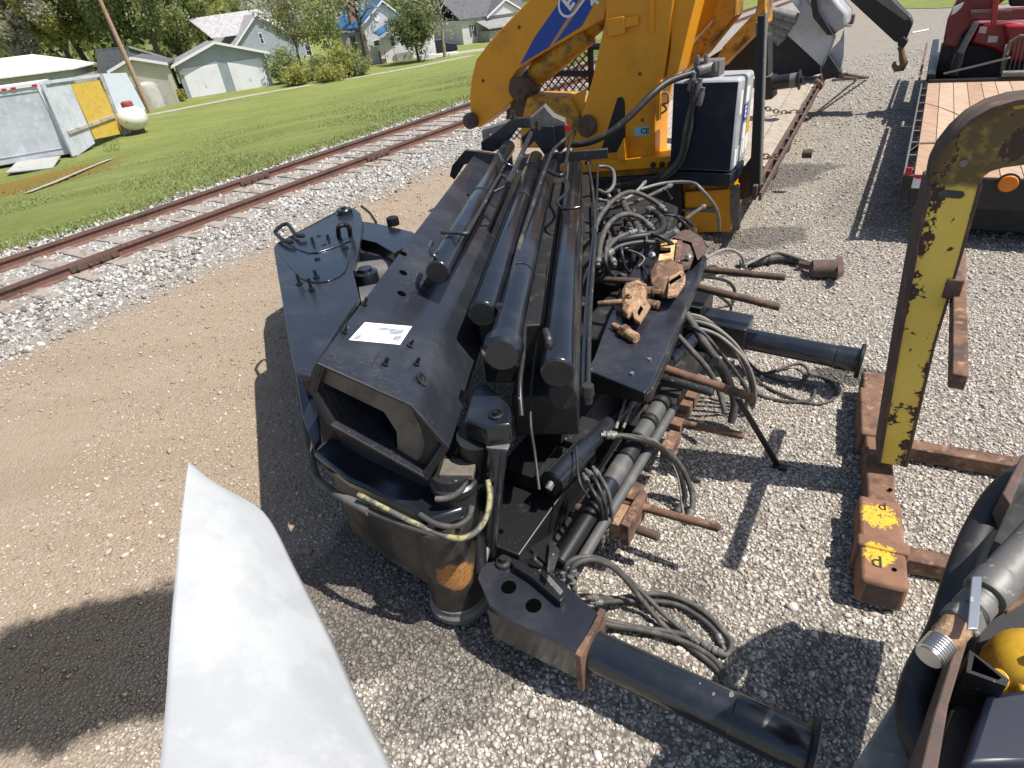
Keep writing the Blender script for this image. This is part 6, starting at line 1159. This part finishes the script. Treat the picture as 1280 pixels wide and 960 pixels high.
f.P = f.P-f.n*.8; a, z = f.sz(471, 23); MB().lathe(f.pt(a, z, -.04), f.n, [(0, 0), (.28, 0), (.28, .02), (0, .03)], 8).build('vent', M['trim'], t)
a, z = f.sz(431, 40); MB().box(f.pt(aL+.1, ez-.4, 2.5), f.d*.6, -f.n*.6, Z*2.4).build('chimney', M['brick'], t)
# white house with grey porch, far
f = Fac((580, 56), (600, 54)); f.d = ang(30); f.n = np.array([f.d[1], -f.d[0], 0]); t = thing('white_house', 'white house with dark grey roof and grey front porch, half hidden by yellow arm', 'house', f.P)
a0, ez = f.sz(575, 26); a1, _ = f.sz(660, 26)
MB().box(f.pt(0, -.3), f.d*9, -f.n*7, Z*(ez+.3)).build('wall', M['sid_white'], t)
MB().prism([f.pt(-.35, ez, -.35), f.pt(9.4, ez, -.35), f.pt(9.4, ez+.12, -.35), f.pt(-.35, ez+.12, -.35)], -f.n*3.85+Z*2.0).build('roof', M['roof_dark'], t)
MB().prism([f.pt(-.35, ez+2.0, 3.5), f.pt(9.4, ez+2.0, 3.5), f.pt(9.4, ez+2.12, 3.5), f.pt(-.35, ez+2.12, 3.5)], -f.n*3.85-Z*2.0).build('roof', M['roof_dark'], t)
window(f, t, 589, 32, 592.5, 43)
for px in (587.5, 593): 
    a, z = f.sz(px, 32); m_ = MB(); f.panel(m_, a-.12, a+.12, z-1.05, z+.05, -.05, .04); m_.build('shutter', M['roof_dark'], t)
am_, zt_ = f.sz(628, 2); MB().prism([f.pt(am_-2.4, ez+.05, -.45), f.pt(am_+2.4, ez+.05, -.45), f.pt(am_, zt_, -.45)], -f.n*4).build('front_gable', M['sid_white'], t)
for s in (-1, 1): 
    e, r = f.pt(am_+s*2.7, ez-.1, -.65), f.pt(am_, zt_+.1, -.65); MB().prism([e, r, r+Z*.14, e+Z*.14], -f.n*4).build('gable_roof', M['roof_dark'], t); MB().prism([e-Z*.03, r-Z*.03, r+Z*.16, e+Z*.16], f.n*.05).build('rake_trim', M['trim'], t)
ap0, pz = f.sz(594, 33); MB().box(f.pt(ap0+.3, -.3, -2.4), f.d*4.5, -f.n*2.3, Z*(pz*.86)).build('porch', M['concrete'], t)
MB().prism([f.pt(ap0, pz*.9-.2, -2.8), f.pt(ap0+5.2, pz*.9-.2, -2.8), f.pt(ap0+5.2, pz*.9-.1, -2.8), f.pt(ap0, pz*.9-.1, -2.8)], -f.n*2.6+Z*.75).build('porch_roof', M['roof_grey'], t)
a, z = f.sz(614, 36); m_ = MB(); f.panel(m_, a-.1, a+.5, .3, z-.1, -2.46, .04); m_.build('porch_door', M['trim'], t)
# tarp-covered car, garden clutter by the blue-roofed house
P = at(548, 66, ZL); t = thing('covered_car', 'car under a dark navy tarpaulin parked beside the blue-roofed house', 'car'  , P)
prof = [(-2.0, .1), (-2.0, .6), (-1.5, .85), (-.9, 1.35), (.5, 1.4), (1.1, .95), (1.9, .8), (2.0, .1)]; d = ang(10); n_ = np.array([-d[1], d[0], 0])
MB().loft([[P+d*a*k+Z*z*(1 if k == 1 else .86)+n_*o for a, z in prof] for k, o in ((.94, -.85), (1, -.6), (1, .6), (.94, .85))]).build('tarpaulin', mat('navy_tarpaulin', (.012, .014, .03), .55), t, .04)
P = at(502, 76, ZL); t = thing('wooden_planter', 'brown timber planter box by the white wall of the blue-roofed house', 'planter', P); MB().cbox(P+Z*.3, ang(10)*2.3, ang(100)*.8, Z*.6).build('box', M['tan'], t, .02); MB().cbox(P+Z*.62, ang(10)*2.1, ang(100)*.6, Z*.05).build('soil', M['dark'], t)
P = at(480, 80, ZL); t = thing('garden_chair', 'dark red garden chair standing left of the timber planter', 'chair', P); MB().cbox(P+Z*.4, ang(10)*.6, ang(100)*.5, Z*.07).build('seat', M['maroon'], t, .01); MB().cbox(P+Z*.75+ang(100)*.25, ang(10)*.6, ang(100)*.06, Z*.7).build('backrest', M['maroon'], t, .01)
for a in (-.25, .25):
    for b in (-.2, .2): MB().cbox(P+Z*.19+ang(10)*a+ang(100)*b, ang(10)*.05, ang(100)*.05, Z*.38).build('leg', M['maroon'], t)
P = at(512, 74, ZL); t = thing('garden_chair', 'dark garden chair standing right of the timber planter', 'chair', P); MB().cbox(P+Z*.4, ang(10)*.6, ang(100)*.5, Z*.07).build('seat', M['rustdark'], t, .01); MB().cbox(P+Z*.75+ang(100)*.25, ang(10)*.6, ang(100)*.06, Z*.7).build('backrest', M['rustdark'], t, .01)
for a in (-.25, .25):
    for b in (-.2, .2): MB().cbox(P+Z*.19+ang(10)*a+ang(100)*b, ang(10)*.05, ang(100)*.05, Z*.38).build('leg', M['rustdark'], t)
for (x, y, w_, h, lab) in ((558, 70, 2.2, .25, 'white slab pile lying on the grass near the tarp covered car'), (535, 74, 1.4, .4, 'pale block pile lying on the grass left of the tarp covered car')):
    P = at(x, y, ZL); simple('slab_pile', MB().cbox(P+Z*h/2, ang(12)*w_, ang(102)*1.0, Z*h), M['trim'], lab, 'slabs', P, .03)
# ------------------------------------------------------------------ trees and shrubs
def leafmat(name, cols):
    m, nt, bs, pos = newmat(name); g = [n for n in nt.nodes if n.type == 'NEW_GEOMETRY'][0]; cr = nt.nodes.new('ShaderNodeValToRGB'); e = cr.color_ramp.elements
    while len(e) < len(cols): e.new(.5)
    for i, c in enumerate(cols): e[i].position = i/(len(cols)-1); e[i].color = (*c, 1)
    nt.links.new(g.outputs['Random Per Island'], cr.inputs[0]); nt.links.new(cr.outputs[0], bs.inputs['Base Color']); bs.inputs['Roughness'].default_value = .6; bs.inputs['Specular IOR Level'].default_value = .25
    tr = nt.nodes.new('ShaderNodeBsdfTranslucent'); nt.links.new(cr.outputs[0], tr.inputs[0]); mx = nt.nodes.new('ShaderNodeMixShader'); mx.inputs[0].default_value = .5; nt.links.new(bs.outputs[0], mx.inputs[1]); nt.links.new(tr.outputs[0], mx.inputs[2]); nt.links.new(mx.outputs[0], nt.nodes['Material Output'].inputs[0]); return m
LM = {'dark': leafmat('dark_leaves', [(0.091, 0.122, 0.044), (0.143, 0.183, 0.062), (0.221, 0.256, 0.112), (0.325, 0.342, 0.200)]), 'mid': leafmat('mid_leaves', [(0.143, 0.183, 0.056), (0.221, 0.268, 0.088), (0.312, 0.354, 0.150), (0.442, 0.451, 0.275)]), 'bright': leafmat('spring_leaves', [(0.247, 0.262, 0.056), (0.338, 0.348, 0.081), (0.429, 0.439, 0.138), (0.520, 0.512, 0.225)]), 'grey': leafmat('grey_green_leaves', [(0.221, 0.232, 0.150), (0.325, 0.329, 0.225), (0.455, 0.451, 0.338), (0.572, 0.549, 0.463)])}
M['bark'] = mat('grey_bark', (.09, .075, .06), .95, 0, [((.16, .135, .11), 6, .45, .7, None)], (20, .8, .02)); M['twig'] = mat('pale_bare_twigs', (.26, .22, .17), .9)
def crown(mbv, centres, n, size, rad):
    c = np.array(centres); k = rng.integers(0, len(c), n); d = rng.normal(0, 1, (n, 3)); d /= np.linalg.norm(d, axis=1)[:, None]; p = c[k, :3]+d*(rng.uniform(0, 1, n)**.45)[:, None]*(c[k, 3:4]*rad)
    a = rng.normal(0, 1, (n, 3)); a /= np.linalg.norm(a, axis=1)[:, None]; b = np.cross(a, rng.normal(0, 1, (n, 3))); b /= np.linalg.norm(b, axis=1)[:, None]
    s = (size*rng.uniform(.6, 1.4, n))[:, None]; a = a*s; b = b*s*.55
    return np.stack([p-a, p+b, p+a, p-b], 1).reshape(-1, 3)
def tree(name, label, P, h, r, leaf, n=5000, trunk=.25, bare=.3, size=.2, group=None, spread=1.0, fork=False, seed=1, cs=.33, conif=False, bark='bark'):
    global rng
    keep, rng = rng, np.random.default_rng(seed)
    P = np.array(P, float); t = thing(name, label, 'tree' if trunk > .06 else 'shrub', P, group); tb = MB(); cen = []
    ln = rng.normal(0, .04, 2); top_ = P+np.array([ln[0]*h, ln[1]*h, h*.8]); mid = P+(top_-P)*.5+np.array([*rng.normal(0, .02*h, 2), 0])
    tb.tube([P-Z*.2, P+(mid-P)*.5, mid, top_], [trunk, trunk*.8, trunk*.6, trunk*.2], 9, 4)
    nb = 12 if not conif else 22
    for i in range(nb):
        k = bare+(1-bare)*i/nb*.95; o = P+(top_-P)*k if not fork else mid*.5+P*.5+Z*h*.1*i/nb; a = i*2.4+rng.uniform(-.4, .4)
        rr = r*(math.sin(math.pi*min(1, (k-bare*.8)/(1.12-bare*.8)))**.6 if not conif else (1.05-k)*1.1); e = o+np.array([math.cos(a)*rr, math.sin(a)*rr, h*(.16 if not conif else -.02)*rng.uniform(.5, 1.3)])
        tb.tube([o, (o+e)/2+Z*.05*h, e], [trunk*.35, trunk*.2, trunk*.06], 6, 3)
        for q in (.45, .75, 1.0):
            c = o+(e-o)*q+rng.normal(0, .08*r, 3); cen.append((*c, r*cs*rng.uniform(.6, 1.25)))
    cen.append((*top_, r*cs)); cen.append((*(top_+Z*h*.12), r*cs*.7))
    tb.build('trunk', M[bark], t, 0, 60)
    v_ = crown(None, cen, n, size, spread); o = rawmesh('crown', (v_-P).astype(float), np.arange(len(v_)).reshape(-1, 4), LM[leaf]); o.parent = t
    rng = keep; return t
def foot(px, w_, k=1):  # stand a tree on the village ground at a distance across from the track, in line with an image column
    d = ray(px, 60); d = d/np.hypot(d[0], d[1]); k = w_/(np.array([d[0], d[1]])@L54[:2]); return np.array([d[0]*k, d[1]*k, ZL])
TG = 'leafy trees behind the village'
spec = [('grey green leafy tree at the far left edge behind the white roofed shed', foot(22, 92), 15, 5.5, 'grey', 14000, .45), ('tall bright green tree behind the leaning panels', foot(80, 90), 15, 5.2, 'bright', 16000, .35), ('dense dark tree left of the wooden pole', foot(105, 92), 16, 6, 'dark', 14000, .4),
        ('tall dark tree straight behind the wooden pole', foot(150, 84), 16, 6, 'dark', 14000, .4), ('large mid green tree right of the wooden pole', foot(195, 78), 15, 5.6, 'mid', 18000, .4), ('spreading green tree above the cream shed roof', foot(222, 84), 14, 5.0, 'mid', 16000, .35), ('light green tree left of the pale blue house', foot(258, 100), 17, 6, 'bright', 18000, .35),
        ('tall pale tree behind the roof of the pale blue house', foot(340, 118), 18, 7, 'mid', 6500, .4), ('grey green tree behind the garden between the two houses', foot(400, 112), 17, 7, 'grey', 6500, .4), ('dark tree behind the blue roofed house', foot(470, 112), 16, 7, 'mid', 6500, .4), ('dense dark tree between the two white houses', foot(556, 105), 15, 6.5, 'dark', 7000, .4), ('tall dark tree behind the white house with porch', foot(625, 112), 17, 8, 'dark', 7000, .4)]
for i, (lab, P, h, r, lf, n, tr_) in enumerate(spec): tree('leafy_tree', lab, P, h, r, lf, n, tr_, (.34 if i < 5 else .2), .17, TG, 1.0, False, 20+i, .27)
# far wood closing the view behind the trees
n = 26000; px = rng.uniform(-60, 760, n); ww = rng.uniform(128, 150, n); d = np.array([RC @ np.array([(x-640)/FOC, (60-480)/FOC, 1]) for x in px]); d /= np.hypot(d[:, 0], d[:, 1])[:, None]; k = ww/(d[:, :2] @ L54[:2]); ok = (k > 0) & (k < 330); px, k, d = px[ok], k[ok], d[ok]
xy = d[:, :2]*k[:, None]; hh = 9+5*np.sin(px*.05)+2.5*np.sin(px*.17+1)+1.5*np.sin(px*.41); zz = ZL+rng.uniform(0, 1, len(k))**.8*hh
c = np.concatenate([xy, zz[:, None]], 1); v_ = crown(None, np.concatenate([c, np.full((len(c), 1), .8)], 1), len(c), .9, 1.0); tag(rawmesh('distant_wood', v_, np.arange(len(v_)).reshape(-1, 4), LM['mid']), kind='stuff')
# garden trees and shrubs near the path
tree('garden_tree', 'forked grey barked tree in front of the narrow blue grey shed', at(462, 84, ZL), 9, 3.2, 'grey', 700, .33, .5, .16, None, 1.0, False, 51)
tree('garden_tree', 'small dense dark tree in front of the blue roofed house', at(524, 78, ZL), 4.6, 1.8, 'dark', 7000, .13, .32, .11, None, 1.1, False, 52, .42)
tree('garden_tree', 'slim pale leaved tree in front of the pale blue house corner', at(378, 91, ZL), 8.5, 2.6, 'grey', 2600, .12, .3, .13, None, 1.1, False, 53)
tree('garden_tree', 'thin dark stemmed sapling between the pale blue house and the narrow shed', at(393, 89, ZL), 7.5, 2.4, 'bright', 2000, .08, .35, .13, None, 1.1, False, 54)
tree('garden_tree', 'loose yellow green sapling left of the narrow blue grey shed', at(420, 92, ZL), 7, 2.0, 'mid', 1800, .07, .3, .13, None, 1.1, False, 55)
tree('bare_tree', 'mostly bare tree with pale twigs beside the small dark tree', at(556, 72, ZL), 8.5, 3.4, 'grey', 500, .16, .3, .12, None, 1.0, False, 56, .33, False, 'twig')
for i, (x, y, h, r, lf, lab) in enumerate(((360, 104, 2.6, 1.3, 'mid', 'round dark green shrub against the right corner of the garage'), (372, 107, 1.3, 1.0, 'bright', 'low bright shrub in front of the round dark shrub by the path'), (398, 100, 1.4, 1.3, 'mid', 'low green shrub beside the path under the thin sapling'), (432, 97, 2.5, 1.3, 'bright', 'upright yellow green shrub left of the forked tree'), (448, 95, 1.5, 1.1, 'mid', 'leafy green shrub at the foot of the narrow shed'), (222, 128, .8, .55, 'bright', 'small bright shrub at the left foot of the garage'), (415, 102, 1.0, 1.1, 'bright', 'low bright shrub by the path left of the upright shrub'))):
    tree('garden_shrub', lab, at(x, y, ZL), h, r, lf, 2600, .05, .05, .1, 'shrubs along the far path', 1.1, False, 80+i, .5)
n = 5000; pq = [at(rng.uniform(128, 150), rng.uniform(168, 190), -1.8) for _ in range(400)]
tt = np.array([p@T54 for p in pq]); ww = np.array([p@L54 for p in pq]); blades('weeds', tt, ww, rng.uniform(.05, .16, 400), M['blade'], .02)
for o in list(bpy.data.objects):
    if '_o' in o: del o['_o']
